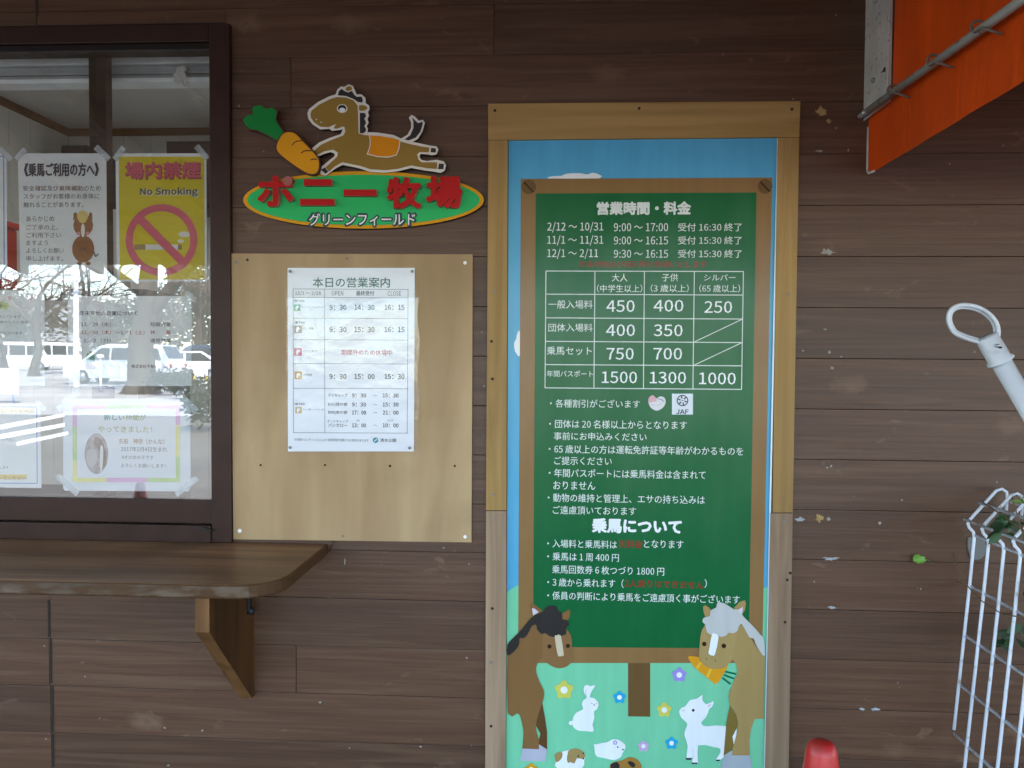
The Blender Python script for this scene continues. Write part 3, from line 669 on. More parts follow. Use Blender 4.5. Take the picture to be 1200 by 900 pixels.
outer = Z(o, k, [(68, 285), (80, 252), (150, 197), (240, 152), (288, 138), (303, 98), (330, 76), (358, 78), (390, 58), (425, 72), (437, 100), (452, 138), (490, 136), (522, 165), (524, 205), (552, 225), (554, 255), (541, 275), (549, 305), (537, 330), (547, 360), (532, 385), (542, 410), (537, 432), (620, 436), (740, 454), (800, 482), (850, 453), (878, 400), (878, 355), (860, 320), (880, 298), (905, 308), (940, 343), (970, 336), (987, 360), (967, 430), (932, 485), (890, 508), (960, 523), (1030, 538), (1077, 543), (1092, 570), (1077, 607), (1040, 614), (1020, 607), (952, 602), (943, 625), (957, 648), (1000, 658), (1080, 648), (1132, 660), (1152, 690), (1142, 732), (1110, 752), (1060, 742), (980, 732), (880, 712), (780, 737), (680, 750), (560, 744), (480, 717), (410, 702), (342, 688), (280, 722), (215, 772), (180, 767), (158, 740), (168, 710), (220, 668), (278, 622), (282, 602), (250, 588), (190, 606), (140, 630), (98, 596), (90, 570), (160, 513), (240, 478), (328, 448), (338, 430), (340, 408), (320, 417), (262, 422), (240, 407), (170, 412), (108, 372), (76, 330)])
q = MB(); shape(q, outer, HD, M_CREAM, .015, M_MANE); pony = q.build('pony_figure', sg)
body = Z(o, k, [(92, 290), (100, 265), (160, 217), (250, 172), (300, 158), (370, 162), (430, 185), (460, 225), (464, 300), (467, 443), (520, 456), (640, 460), (740, 475), (800, 506), (870, 526), (960, 544), (1022, 553), (1016, 590), (945, 588), (925, 606), (935, 645), (960, 668), (1082, 668), (1080, 720), (1000, 714), (880, 692), (780, 718), (680, 730), (560, 722), (480, 696), (410, 682), (340, 668), (278, 703), (238, 742), (210, 708), (252, 668), (302, 622), (306, 592), (270, 569), (200, 582), (145, 610), (114, 584), (172, 532), (250, 496), (348, 458), (364, 430), (358, 392), (345, 388), (298, 405), (272, 402), (292, 368), (232, 394), (170, 390), (120, 355), (96, 320)])
q = MB(); dd = HD + .0006; shape(q, body, dd, M_TAN)
for e in ([(365, 92), (390, 73), (412, 80), (416, 100), (380, 112)], [(475, 222), (520, 226), (538, 245), (515, 262), (475, 263)]): shape(q, smooth_poly(Z(o, k, e), 2), dd, M_TAN)
q.build('painted_coat', pony)
q = MB()
for e in ([(305, 145), (315, 110), (335, 94), (360, 112), (385, 122), (416, 110), (434, 140), (452, 156), (490, 154), (502, 180), (495, 202), (462, 196), (430, 174), (370, 150)], [(478, 280), (520, 284), (527, 310), (513, 325), (527, 360), (513, 385), (527, 410), (521, 430), (505, 441), (478, 441)], [(884, 318), (900, 330), (932, 362), (967, 350), (969, 370), (950, 430), (915, 475), (860, 497), (826, 490), (872, 455), (896, 400), (896, 350)],
          [(1035, 555), (1073, 560), (1071, 592), (1030, 589)], [(1096, 677), (1136, 680), (1130, 722), (1088, 721)], [(174, 726), (205, 708), (232, 740), (210, 758)]):
    q = MB(); shape(q, Z(o, k, e), dd, M_MANE); q.build('hoof' if len(e) == 4 else 'tail' if e[0][0] > 800 else 'mane', pony)
q = MB(); sd = Z(o, k, [(555, 457), (640, 463), (740, 479), (788, 496), (780, 560), (760, 608), (700, 624), (620, 620), (541, 600), (560, 545), (563, 495)])
shape(q, offset_poly(sd, 1.1), dd + .0004, M_CREAM); shape(q, sd, dd + .0008, M_SADDLE); q.build('saddle_cloth', pony)
q = MB(); c = Z(o, k, [(340, 248), (339, 246), (340, 259), (138, 333), (176, 355)])
shape(q, ell(*c[0], 6.3, 5.2), dd + .0004, M_CREAM); shape(q, ell(*c[1], 4.8, 3.9), dd + .0008, M_BLACK); shape(q, ell(*c[2], 3.4, 2.6), dd + .0012, M_WHITE); q.build('eye', pony)
for e in (c[3], c[4]): q = MB(); shape(q, ell(*e, .9, .8, 8), dd + .0004, M_CREAM); q.build('nostril', pony)
o = (280, 110); k = 9.0; CD = .044
leaf = Z(o, k, [(42, 275), (70, 238), (110, 216), (145, 230), (142, 150), (165, 127), (235, 119), (265, 147), (305, 162), (345, 140), (402, 180), (387, 260), (402, 310), (466, 400), (440, 470), (395, 487), (300, 430), (200, 384), (110, 368), (70, 330)])
car = smooth_poly(Z(o, k, [(397, 560), (420, 490), (470, 420), (540, 403), (600, 425), (660, 490), (740, 572), (820, 662), (843, 730), (833, 808), (790, 843), (720, 833), (620, 775), (500, 690), (420, 620)]), 3)
q = MB(); shape(q, offset_poly(leaf, 1.3), CD - .001, M_DKR, .015); carrot = q.build('carrot_figure', sg)
q = MB(); shape(q, offset_poly(car, 1.5), CD, M_DKR, .016); shape(q, car, CD + .0006, M_CARR)
for e in ([(560, 542), (580, 515), (615, 498), (690, 490)], [(655, 624), (690, 602), (725, 598), (765, 602)], [(758, 697), (785, 687), (825, 690)]): stroke(q, Z(o, k, e), 1.3, CD + .001, M_DKR)
q.build('carrot_root', carrot)
q = MB(); shape(q, leaf, CD - .0004, M_CARL); q.build('carrot_leaves', carrot)

# ------------------------------------------------------------------ price board: wooden frame + printed poster
fr = thing('poster_frame', 'tall varnished timber frame with weathered lower rails around the price poster', 'frame', W(750, 900))
FT = .016
def rail(px, mat, d=FT): 
    q = MB(); shape(q, px, d, mat, d - .0006); return q.build('rail', fr)
rail([(572, 121.5), (938, 118.5), (936.6, 160.5), (572.2, 164)], M_FRAMEX)
rail([(572.2, 164.6), (595, 164.4), (593.4, 598), (569.6, 598)], M_FRAME, FT - .0008)
rail([(569.6, 599), (593.4, 599), (592.2, 1060), (568, 1060)], M_OLD, FT + .0003)
rail([(911.8, 161.4), (936.6, 161), (929, 600.6), (905.5, 600.6)], M_FRAME, FT - .0006)
rail([(903.5, 601.6), (929, 601.6), (921.5, 1060), (893.5, 1060)], M_OLD, FT + .0005)
q = MB(); shape(q, [(910.5, 162), (912.5, 162), (894.0, 1060), (892.0, 1060)], .011, plain((.62, .72, .80), .25, .6)); q.build('acrylic_edge', fr)
for (a, b, mt) in ((580, 129.5, M_HOLE), (749, 127, M_HOLE), (928, 128, M_HOLE), (579, 341, M_SCREW), (577, 444, M_HOLE), (924, 344, M_SCREW), (578, 579.5, M_SCREW), (578, 609, M_SCREW), (919, 611, M_SCREW), (577, 713, M_HOLE), (922.5, 679.5, M_HOLE), (575.5, 776, M_SCREW), (575.5, 851, M_HOLE), (926, 671.5, M_HOLE), (920, 729, M_HOLE), (576, 400, M_HOLE)):
    s = MB(); wscrew(s, a, b, FT + .0006, .0042, mt); s.build('screw', fr)
po = thing('price_poster', 'tall glossy poster of a green price board above cartoon ponies on a meadow', 'poster', W(748, 900, .006))
D = .005; L1 = .0005
Vs = lambda c: gloss_sheet(c)
P_SKY = Vs((.085, .35, .56)); P_MEAD = Vs((.17, .52, .31)); P_BRN = Vs((.235, .130, .048)); P_GRN = Vs((.0050, .108, .032)); P_PST = Vs((.135, .075, .026)); P_WHT = Vs((.74, .76, .78)); P_TXT = Vs((.66, .70, .68)); P_RED = Vs((.27, .022, .014))
q = MB(); shape(q, [(596, 162.5), (911, 160.5), (892.5, 1060), (592.6, 1060)], D, P_SKY, .001); q.build('sheet', po)
q = MB(); d1 = D + L1
shape(q, [(594.0, 694), (600, 690), (606, 686), (700, 680), (890, 690), (900.5, 688), (892.6, 1059), (592.7, 1059)], d1, P_MEAD); q.build('printed_meadow', po)
q = MB()
shape(q, smooth_poly([(643, 209), (648, 206.5), (658, 206), (664, 203.5), (680, 203), (688, 204.5), (694, 202.5), (701, 204), (702, 209)], 2), d1, P_WHT); q.build('printed_cloud', po); q = MB()
shape(q, smooth_poly([(610, 388), (606, 391), (605, 397), (602.5, 402), (603, 409), (605, 414), (610, 417)], 2), d1, P_WHT); q.build('printed_cloud', po)
d2 = d1 + L1
q = MB(); shape(q, [(610.4, 209.6), (905, 208), (893, 777), (607, 777)], d2, P_BRN); shape(q, [(736, 777), (762, 777), (762, 840), (736, 839.5)], d2, P_PST)
shape(q, [(628, 226.7), (886.6, 225.6), (877.5, 760), (624.6, 758)], d2 + L1, P_GRN)
for cx, cy in ((619.5, 219), (896.5, 218.5)):
    shape(q, ell(cx, cy, 8.6, 8.6), d2 + L1, P_PST); stroke(q, [(cx - 5.5, cy - 5.5), (cx + 5.5, cy + 6)], 2.0, d2 + 2 * L1, Vs((.05, .022, .01)))
q.build('printed_board', po)
d3 = d2 + 2 * L1
q = MB(); text(q, '営業時間・料金', 699.3, 236.3, 809.9, 252, d3, P_TXT, .045); q.build('heading', po); q = MB()
text(q, '乗馬について', 693.5, 607, 799, 624.4, d3, P_WHT, .05); q.build('heading', po)
q = MB()
for y0, y1, r3 in ((261.4, 271.2, ('2/12 ～ 10/31', '9:00 ～ 17:00', '受付 16:30 終了')), (277, 286.6, ('11/1 ～ 11/31', '9:00 ～ 16:15', '受付 15:30 終了')), (292.6, 302.2, ('12/1 ～ 2/11', '9:30 ～ 16:15', '受付 15:30 終了'))):
    for s_, (a, b) in zip(r3, ((641.3, 707 if '2/11' not in r3[0] else 701), (719.3, 783), (794.5, 869.4))): text(q, s_, a, y0 - (1.3 if '/' in s_ else 0), b, y1 + (1.3 if '/' in s_ else 0), d3, P_TXT, .008)
text(q, '年末年始及び雨天時は休場いたします', 678.8, 305.4, 828.3, 313.8, d3, P_RED, .02); q.build('hours_lettering', po)
q = MB(); lw = .95
def hl(yl_, yr_): stroke(q, [(639.7 - (yl_ - 317) * .008, yl_), (871.3 - (yl_ - 317) * .016, yr_)], lw, d3, P_TXT)
for a, b in ((317.6, 318.2), (344.7, 345.8), (372.4, 373.9), (400, 401.4), (427.2, 428.7), (454.5, 456.3)): hl(a, b)
for a, b, y0, y1 in ((639.8, 638.7, 317.6, 454.5), (697.2, 696, 317.7, 455), (755.2, 754, 317.9, 455.4), (813.7, 812, 318, 455.9), (871.2, 869, 318.2, 456.3)): stroke(q, [(a, y0), (b, y1)], lw, d3 + .0001, P_TXT)
stroke(q, [(813, 401), (870, 374)], .8, d3, P_TXT); stroke(q, [(812.6, 428.3), (869.5, 401.5)], .8, d3, P_TXT)
q.build('price_table_grid', po)
q = MB()
for s_, a, y0, b, y1 in (('大人', 717, 320.8, 735.5, 330), ('（中学生以上）', 699.5, 333.4, 752.8, 342.6), ('子供', 775.6, 320.6, 794.7, 329.6), ('（3 歳以上）', 762.5, 333.2, 807.2, 342.4), ('シルバー', 825, 321.4, 862, 328.8), ('（65 歳以上）', 819.5, 333.4, 867.5, 342.6),
        ('一般入場料', 642.4, 351.6, 694.4, 361.6), ('団体入場料', 642.6, 379, 694.4, 388.6), ('乗馬セット', 640.8, 406, 693.5, 415.8), ('年間パスポート', 640.8, 434, 695, 441.6)): text(q, s_, a, y0, b, y1, d3, P_TXT, .004)
for s_, a, y0, b, y1 in (('450', 710.6, 351.6, 743.8, 365.7), ('400', 765.9, 351.2, 801, 365.3), ('250', 825.5, 352.7, 858, 366.8), ('400', 710.2, 379.8, 744.2, 393.9), ('350', 766, 380, 800, 394.1), ('750', 710.6, 407.4, 742.7, 421.5), ('700', 765.6, 407.4, 799.4, 421.5), ('1500', 705.2, 435, 746.6, 449), ('1300', 761.5, 435.4, 804, 449.4), ('1000', 819.2, 436.3, 862.3, 450.4)):
    g = MB(); text(g, s_, a, y0, b, y1, d3, P_WHT, .012); g.build('price_figure', po)
q.build('table_lettering', po)
q = MB()
for s_, a, y0, b, y1 in (('・各種割引がございます', 644.5, 467.6, 750, 477.4), ('・団体は 20 名様以上からとなります', 643.5, 491.6, 805, 501.6), ('事前にお申込みください', 649, 506.2, 757.8, 515.6), ('・65 歳以上の方は運転免許証等年齢がわかるものを', 643, 521, 871, 531), ('ご提示ください', 649.5, 534.8, 717, 544.6), ('・年間パスポートには乗馬料金は含まれて', 643, 549, 827, 559), ('おりません', 648.4, 563.6, 697.6, 573.5), ('・動物の維持と管理上、エサの持ち込みは', 641.8, 578, 826, 588), ('ご遠慮頂いております', 647.8, 592.6, 745.5, 602.4)):
    text(q, s_, a, y0, b, y1, d3, P_TXT, .006)
q.build('notes_lettering', po)
q = MB(); hp = smooth_poly([(769, 467), (765, 463.2), (760.5, 466), (760, 472), (763, 478), (770, 481.2), (777, 477.5), (780, 471.5), (778.5, 466), (773.5, 464.6)], 3)
shape(q, hp, d3, Vs((.62, .60, .62))); shape(q, smooth_poly([(769, 467), (765, 463.2), (760.5, 466), (760.6, 471), (764, 471.6), (769, 470)], 3), d3 + L1, Vs((.60, .33, .38)))
for cx, cy in ((765.5, 473.5), (772.5, 473.5)): shape(q, ell(cx, cy, 3, 2.7, 16), d3 + 2 * L1, Vs((.66, .63, .66)))
stroke(q, [(771, 467.5), (775, 468), (778, 470.5)], 1, d3 + 2 * L1, Vs((.22, .20, .35))); stroke(q, [(763.6, 473.4), (767, 475)], .5, d3 + 3 * L1, Vs((.3, .28, .42))); stroke(q, [(770.5, 475), (774.5, 473.4)], .5, d3 + 3 * L1, Vs((.3, .28, .42)))
q.build('heart_badge', po)
q = MB(); P_NVY = Vs((.02, .025, .06)); shape(q, rect(787.5, 461.3, 812, 485.8), d3, Vs((.62, .66, .72)))
shape(q, ell(799.8, 469.4, 6.8, 6.6, 30), d3 + L1, P_NVY); shape(q, ell(799.8, 469.4, 5.6, 5.4, 30), d3 + 2 * L1, Vs((.62, .66, .72)))
text(q, 'JAF', 792.3, 479.6, 807, 485.3, d3 + L1, P_NVY, .03)
for a in range(6): an = a * math.pi / 3 + .3; stroke(q, [(799.8 + 1.2 * math.cos(an), 469.4 + 1.2 * math.sin(an)), (799.8 + 5.3 * math.cos(an), 469.4 + 5.3 * math.sin(an))], 1.5, d3 + 3 * L1, P_NVY)
shape(q, ell(799.8, 469.4, 2.4, 2.3, 18), d3 + 4 * L1, Vs((.62, .66, .72))); stroke(q, [(798.4, 469.4), (801.2, 469.4)], .8, d3 + 5 * L1, P_NVY)
q.build('club_badge', po)
q = MB()
for s_, a, y0, b, y1, m_ in (('・入場料と乗馬料は', 641.3, 632, 723, 641.6, P_TXT), ('別料金', 724.7, 632.4, 753, 642, P_RED), ('となります', 754.6, 632.6, 801, 642, P_TXT), ('・乗馬は 1 周 400 円', 641.3, 647.2, 725.3, 656.8, P_TXT), ('乗馬回数券 6 枚つづり 1800 円', 647, 662, 778.4, 672, P_TXT), ('・3 歳から乗れます（', 641.3, 677, 730.9, 687.2, P_TXT), ('2人乗りはできません', 732, 679, 825, 688.2, P_RED), ('）', 825.6, 678.6, 828.4, 689, P_TXT), ('・係員の判断により乗馬をご遠慮頂く事がございます', 641.3, 692.6, 867, 702.6, P_TXT)):
    text(q, s_, a, y0, b, y1, d3, m_, .006 if m_ is P_TXT else .02)
q.build('riding_lettering', po)
# printed animals
d4 = d3 + L1
P_B1 = Vs((.20, .105, .038)); P_B2 = Vs((.105, .050, .018)); P_MN = Vs((.030, .026, .024)); P_HF = Vs((.40, .40, .48)); P_EYE = Vs((.035, .015, .010)); P_CRM = Vs((.56, .47, .33)); P_PNK = Vs((.62, .52, .60))
A = lambda pts: Z((590, 700), 9, pts); B_ = lambda pts: Z((590, 800), 9, pts)
q = MB()
shape(q, B_([(408, 205), (440, 380), (460, 520), (460, 705), (372, 655), (375, 600), (390, 540), (330, 430), (340, 300)]), d4, P_B2)
shape(q, B_([(198, 695), (375, 702), (375, 650), (460, 705), (445, 830), (175, 825)]), d4, P_HF)
shape(q, smooth_poly(A([(42, 600), (60, 560), (160, 480), (200, 430), (300, 320), (340, 280), (420, 330), (440, 500), (412, 640), (380, 660), (350, 720), (345, 790), (380, 890), (425, 980), (427, 1050), (410, 1110), (370, 1230), (345, 1330), (350, 1420), (372, 1500), (374, 1600), (374, 1602), (198, 1594), (198, 1592), (210, 1460), (205, 1380), (180, 1270), (145, 1222), (46, 1225)]), 2), d4 + L1, P_B1)
shape(q, A([(275, 75), (300, 55), (345, 90), (412, 140), (380, 165), (310, 195), (290, 130)]), d4 + L1, P_B1); shape(q, A([(300, 115), (330, 120), (372, 155), (312, 192)]), d4 + 2 * L1, P_PNK); shape(q, A([(615, 175), (690, 130), (708, 150), (695, 220), (670, 245), (620, 235)]), d4 + L1, P_B1)
shape(q, smooth_poly(A([(340, 300), (410, 400), (412, 520), (412, 640), (470, 700), (540, 740), (610, 748), (680, 720), (730, 660), (720, 560), (722, 450), (700, 380), (660, 330), (640, 250), (420, 200)]), 3), d4 + 2 * L1, Vs((.215, .115, .045)))
shape(q, smooth_poly(A([(42, 500), (100, 430), (200, 330), (270, 240), (330, 190), (420, 150), (440, 110), (500, 85), (560, 95), (575, 140), (620, 165), (622, 230), (670, 240), (697, 285), (660, 325), (664, 385), (615, 405), (560, 418), (490, 412), (440, 378), (400, 388), (352, 335), (345, 290), (300, 300), (275, 350), (245, 405), (210, 432), (170, 430), (165, 500), (130, 552), (90, 592), (42, 612)]), 2), d4 + 3 * L1, P_MN)
shape(q, smooth_poly(A([(540, 420), (560, 403), (605, 405), (635, 590), (630, 615), (590, 622), (570, 600)]), 2), d4 + 4 * L1, P_CRM)
for c in A([(485, 518), (680, 512)]): shape(q, ell(*c, 2.5, 2.5, 16), d4 + 3 * L1, P_EYE)
q.build('printed_pony', po)
P_T1 = Vs((.33, .225, .085)); P_T2 = Vs((.185, .125, .030)); P_SIL = Vs((.46, .46, .45)); P_CO = Vs((.62, .28, .015)); P_CO2 = Vs((.68, .42, .05)); P_DG = Vs((.01, .13, .06)); P_HF2 = Vs((.34, .38, .42))
C_ = lambda pts: Z((800, 690), 7.5, pts); D_ = lambda pts: Z((790, 790), 8.185, pts)
q = MB()
shape(q, C_([(45, 602), (60, 590), (150, 600), (250, 620), (400, 650), (390, 700), (312, 825), (285, 841), (200, 770), (100, 690)]), d4, P_CO)
for e in ([(112, 692), (150, 640), (170, 652), (138, 706)], [(203, 772), (240, 700), (258, 708), (226, 786)]): shape(q, C_(e), d4 + L1, P_CO2)
for a, b in (((375, 728), (470, 750)), ((362, 757), (452, 790)), ((350, 783), (420, 837))): stroke(q, C_([a, b]), 2.2, d4, P_DG)
q.build('printed_carrot', po)
q = MB()
shape(q, D_([(480, 780), (555, 728), (560, 776), (725, 776), (748, 912), (440, 912)]), d4, P_HF2)
shape(q, smooth_poly(D_([(600, 515), (575, 560), (555, 620), (572, 672), (590, 640)]), 2), d4, P_WHT)
shape(q, D_([(535, 300), (590, 380), (614, 450), (600, 520), (560, 600), (572, 680), (557, 730), (475, 780), (500, 480)]), d4 + L1, P_T2)
up = C_([(722, 600), (715, 580), (660, 530), (600, 440), (540, 330), (500, 310), (440, 360), (420, 500), (430, 610), (455, 640), (476, 680), (482, 740), (450, 810), (418, 895)])
lo = D_([(590, 40), (540, 130), (524, 210), (532, 290), (590, 370), (616, 470), (600, 570), (566, 700), (556, 780), (725, 780), (721, 640), (735, 530), (772, 432), (858, 428), (868, 0)])
shape(q, up + lo[1:], d4 + 2 * L1, P_T1)
shape(q, smooth_poly(C_([(178, 162), (205, 148), (247, 185), (242, 240), (200, 250)]), 2), d4 + 2 * L1, P_T1); shape(q, C_([(448, 172), (500, 115), (547, 100), (557, 130), (546, 190), (520, 227), (485, 187)]), d4 + 2 * L1, P_T1); shape(q, C_([(484, 187), (530, 158), (522, 227)]), d4 + 3 * L1, P_PNK)
shape(q, smooth_poly(C_([(190, 330), (160, 400), (148, 500), (145, 600), (170, 650), (220, 690), (290, 705), (370, 690), (410, 650), (440, 610), (450, 500), (480, 400), (480, 310), (300, 250)]), 3), d4 + 3 * L1, Vs((.345, .24, .092)))
shape(q, smooth_poly(C_([(300, 132), (330, 118), (380, 135), (450, 180), (490, 185), (540, 250), (620, 330), (680, 400), (713, 447), (722, 590), (680, 552), (640, 482), (625, 436), (590, 430), (560, 380), (520, 312), (495, 325), (480, 370), (440, 392), (405, 386), (380, 412), (330, 422), (300, 402), (260, 407), (215, 382), (205, 345), (195, 310), (174, 290), (185, 255), (240, 240), (245, 190), (295, 165)]), 2), d4 + 4 * L1, P_SIL)
shape(q, smooth_poly(C_([(258, 398), (285, 396), (316, 425), (286, 570), (265, 588), (228, 570), (235, 520)]), 2), d4 + 5 * L1, P_WHT)
for c in C_([(190, 485), (362, 502)]): shape(q, ell(*c, 2.7, 2.7, 16), d4 + 4 * L1, P_EYE)
stroke(q, C_([(203, 608), (213, 628)]), .6, d4 + 4 * L1, P_EYE); stroke(q, C_([(287, 620), (285, 642)]), .6, d4 + 4 * L1, P_EYE)
q.build('printed_pony', po)
E_ = lambda pts: Z((640, 780), 7.5, pts); F_ = lambda pts: Z((690, 780), 7.5, pts)
q = MB()
shape(q, smooth_poly(E_([(357, 283), (335, 240), (330, 200), (345, 172), (370, 172), (385, 180), (425, 172), (428, 185), (405, 215), (382, 276), (420, 285), (455, 320), (460, 350), (445, 385), (420, 405), (425, 460), (407, 520), (418, 578), (350, 576), (280, 570), (240, 540), (230, 517), (213, 525), (198, 505), (210, 488), (232, 485), (240, 450), (270, 410), (325, 385), (315, 345), (325, 305)]), 2), d4, P_WHT)
stroke(q, E_([(350, 205), (347, 245), (358, 272)]), .9, d4 + L1, P_PNK)
for c, r in zip(E_([(402, 332), (442, 335), (422, 346)]), (.6, .6, .8)): shape(q, ell(*c, r, r, 8), d4 + L1, P_EYE)
q.build('printed_rabbit', po)
q = MB()
shape(q, smooth_poly(D_([(50, 350), (75, 320), (110, 305), (150, 250), (220, 235), (272, 197), (270, 245), (310, 290), (378, 258), (365, 310), (335, 335), (325, 370), (300, 420), (262, 460), (275, 490), (320, 500), (497, 500), (492, 640), (472, 800), (415, 822), (400, 818), (440, 760), (440, 715), (380, 700), (230, 682), (230, 850), (172, 852), (182, 800), (165, 803), (118, 803), (130, 690), (100, 590), (105, 540), (125, 490), (115, 460), (70, 420), (52, 380)]), 2), d4 - .5 * L1, P_WHT)
shape(q, D_([(318, 300), (362, 278), (350, 305), (330, 322)]), d4, P_PNK); shape(q, ell(*D_([(90, 350)])[0], 1.6, 1.0, 10), d4, P_PNK); shape(q, ell(*D_([(183, 347)])[0], 1.7, 1.7, 14), d4, P_EYE)
for e in ([(110, 804), (168, 804), (165, 822), (116, 822)], [(170, 848), (224, 848), (222, 862), (166, 862)], [(400, 820), (440, 820), (438, 834), (404, 834)]): shape(q, D_(e), d4, P_NVY)
stroke(q, D_([(182, 700), (184, 800)]), .5, d4, Vs((.45, .5, .62)))
q.build('printed_goat', po)
q = MB()
shape(q, smooth_poly(E_([(420, 690), (440, 692), (490, 680), (540, 672), (580, 650), (630, 650), (690, 690), (695, 730), (670, 770), (660, 800), (600, 830), (520, 815), (450, 800), (430, 770), (425, 720)]), 2), d4, P_WHT)
flower(q, *E_([(607, 677)])[0], 2.9, d4 + L1, Vs((.34, .25, .55)), P_WHT)
for c in E_([(630, 716), (675, 738)]): shape(q, ell(*c, 1, 1, 10), d4 + L1, P_EYE)
q.build('printed_guinea_pig', po)
q = MB()
shape(q, smooth_poly(E_([(78, 778), (140, 757), (200, 742), (260, 728), (320, 750), (345, 790), (335, 830), (312, 905), (100, 905), (82, 855), (90, 840), (78, 810)]), 2), d4, P_WHT)
shape(q, smooth_poly(E_([(78, 778), (138, 758), (142, 800), (120, 835), (88, 848), (78, 810)]), 2), d4 + L1, P_T1); shape(q, smooth_poly(E_([(200, 745), (260, 728), (320, 752), (345, 795), (320, 820), (270, 815), (250, 860), (212, 848), (195, 855), (182, 825), (190, 770)]), 2), d4 + L1, P_T1)
for c in E_([(282, 795), (328, 770), (326, 818)]): shape(q, ell(*c, 1, 1, 10), d4 + 2 * L1, P_EYE)
q.build('printed_guinea_pig', po)
q = MB()
shape(q, smooth_poly(F_([(190, 868), (240, 845), (300, 830), (350, 805), (400, 812), (450, 850), (465, 920), (400, 960), (200, 950)]), 2), d4, Vs((.33, .17, .035)))
shape(q, F_([(190, 866), (245, 845), (270, 870), (268, 940), (200, 940)]), d4 + L1, P_MN); shape(q, smooth_poly(F_([(340, 850), (370, 840), (408, 865), (400, 895), (375, 890)]), 2), d4 + L1, P_MN)
q.build('printed_guinea_pig', po)
for (cx, cy, R_, c) in ((661, 808.6, 11.6, (.55, .52, .10)), (726, 817.3, 7.8, (.02, .33, .58)), (778.5, 832, 9.2, (.55, .52, .10)), (796, 791, 9, (.30, .24, .62)), (754, 874.5, 7, (.50, .36, .56)), (787, 871, 7.8, (.02, .33, .58)), (622.5, 902, 8, (.60, .30, .02))):
    q = MB(); flower(q, cx, cy, R_, d4, Vs(c), P_WHT); q.build('printed_flower', po)

# ------------------------------------------------------------------ notices taped inside the window glass
YN = -.010; dn_ = YN; e_ = .0005
def notice(name, label, px, mat, cat='notice', group='notices taped inside the window'):
    cx = sum(p[0] for p in px) / len(px); by = max(p[1] for p in px)
    t = thing(name, label, cat, W(cx, by, dn_), group)
    q = MB(); shape(q, px, dn_, mat, .0006); q.build('sheet', t); return t
def paper_mat(name, c):
    m, t, p = new_mat(name); out = t.nodes['Material Output']; p.inputs['Base Color'].default_value = (*c, 1); p.inputs['Roughness'].default_value = .5
    n = N(t, 'ShaderNodeTexNoise'); n.inputs['Scale'].default_value = 8; t.links.new(mapped(t, (1, 1, 1)), n.inputs['Vector']); bump(t, p, n.outputs['Fac'], .15, .004)
    tl = N(t, 'ShaderNodeBsdfTranslucent'); tl.inputs[0].default_value = (*c, 1); mx = N(t, 'ShaderNodeMixShader'); mx.inputs[0].default_value = .3
    t.links.new(p.outputs[0], mx.inputs[1]); t.links.new(tl.outputs[0], mx.inputs[2]); t.links.new(mx.outputs[0], out.inputs[0]); return m
PAPER = paper_mat('paper', (.80, .80, .81)); LAM = paper_mat('laminated_paper', (.76, .78, .83))
INK = plain((.035, .030, .055), .5, .3, .0); INKG = plain((.10, .095, .095), .5); INKR = plain((.36, .03, .05), .5); INKM = plain((.17, .055, .045), .5)
f1, f2, f3 = dn_ + e_, dn_ + 2 * e_, dn_ + 3 * e_
rn = notice('riding_notice', 'white riding notice with black heading and a small bowing brown pony', [(20.8, 179.7), (124.5, 179.7), (125.5, 329), (24, 329)], PAPER)
q = MB(); text(q, '《乗馬ご利用の方へ》', 28, 191, 116, 207, f1, INK, .03); q.build('heading', rn)
q = MB()
text(q, '安全', 27, 217.6, 40.5, 223.8, f1, INKG, .012); text(q, '確認', 41.2, 217.6, 54.6, 223.8, f1, INKM, .012); text(q, '及び', 55.3, 217.6, 68.5, 223.8, f1, INKG, .012); text(q, '乗降補助', 69.2, 217.6, 97, 223.8, f1, INKM, .012); text(q, 'のため', 98, 217.6, 118.3, 223.8, f1, INKG, .012)
for s_, a, y0, b, y1 in (('スタッフがお客様のお身体に', 27.5, 227, 116.3, 233.4), ('触れることがあります。', 27.5, 236.7, 98, 243.3), ('あらかじめ', 30.8, 253.2, 63.7, 259.6), ('ご了承の上、', 30.8, 263.2, 68, 269.6), ('ご利用下さい', 30.8, 272.4, 71.7, 278.8), ('ますよう', 30.8, 281.6, 56.3, 287.6), ('よろしくお願い', 30.8, 290.6, 75, 296.8), ('申し上げます。', 30.8, 299.8, 74, 306)): text(q, s_, a, y0, b, y1, f1, INKG, .012)
text(q, '清水公園ポニー牧場', 84, 322.5, 104, 324.8, f1, INKG); q.build('lettering', rn)
J = lambda pts: Z((10, 170), 6, pts)
q = MB(); PB = plain((.235, .085, .020), .5); PY = plain((.62, .46, .14), .5); PP = plain((.62, .22, .24), .5)
for c, rx, ry, m_, dd in (((525, 730), 13, 16, PB, f1), ((525, 565), 11.5, 12.5, PB, f1), ((498, 832), 3, 2.2, PB, f1), ((560, 832), 3, 2.2, PB, f1), ((520, 500), 6.5, 6.5, PY, f3), ((520, 527), 4.5, 3.6, PY, f3), ((523, 600), 2.3, 8, plain((.72, .68, .62), .5), f2 + .0001), ((492, 622), 2.2, 2.2, PP, f2), ((556, 622), 2.2, 2.2, PP, f2)):
    kq = globals().get('kq', 0) + 1; shape(q, ell(*J([c])[0], rx, ry, 24), dd + kq * .00003, m_)
for e in ([(455, 530), (458, 480), (475, 470), (490, 510)], [(590, 530), (588, 480), (572, 470), (558, 510)]): shape(q, J(e), f1 - .0001, PB)
stroke(q, J([(500, 742), (515, 725), (528, 735)]), .8, f2, INK); stroke(q, J([(530, 735), (540, 725), (552, 742)]), .8, f2, INK); stroke(q, J([(595, 740), (612, 785), (632, 765)]), 1.6, f1, INKG)
q.build('pony_picture', rn)
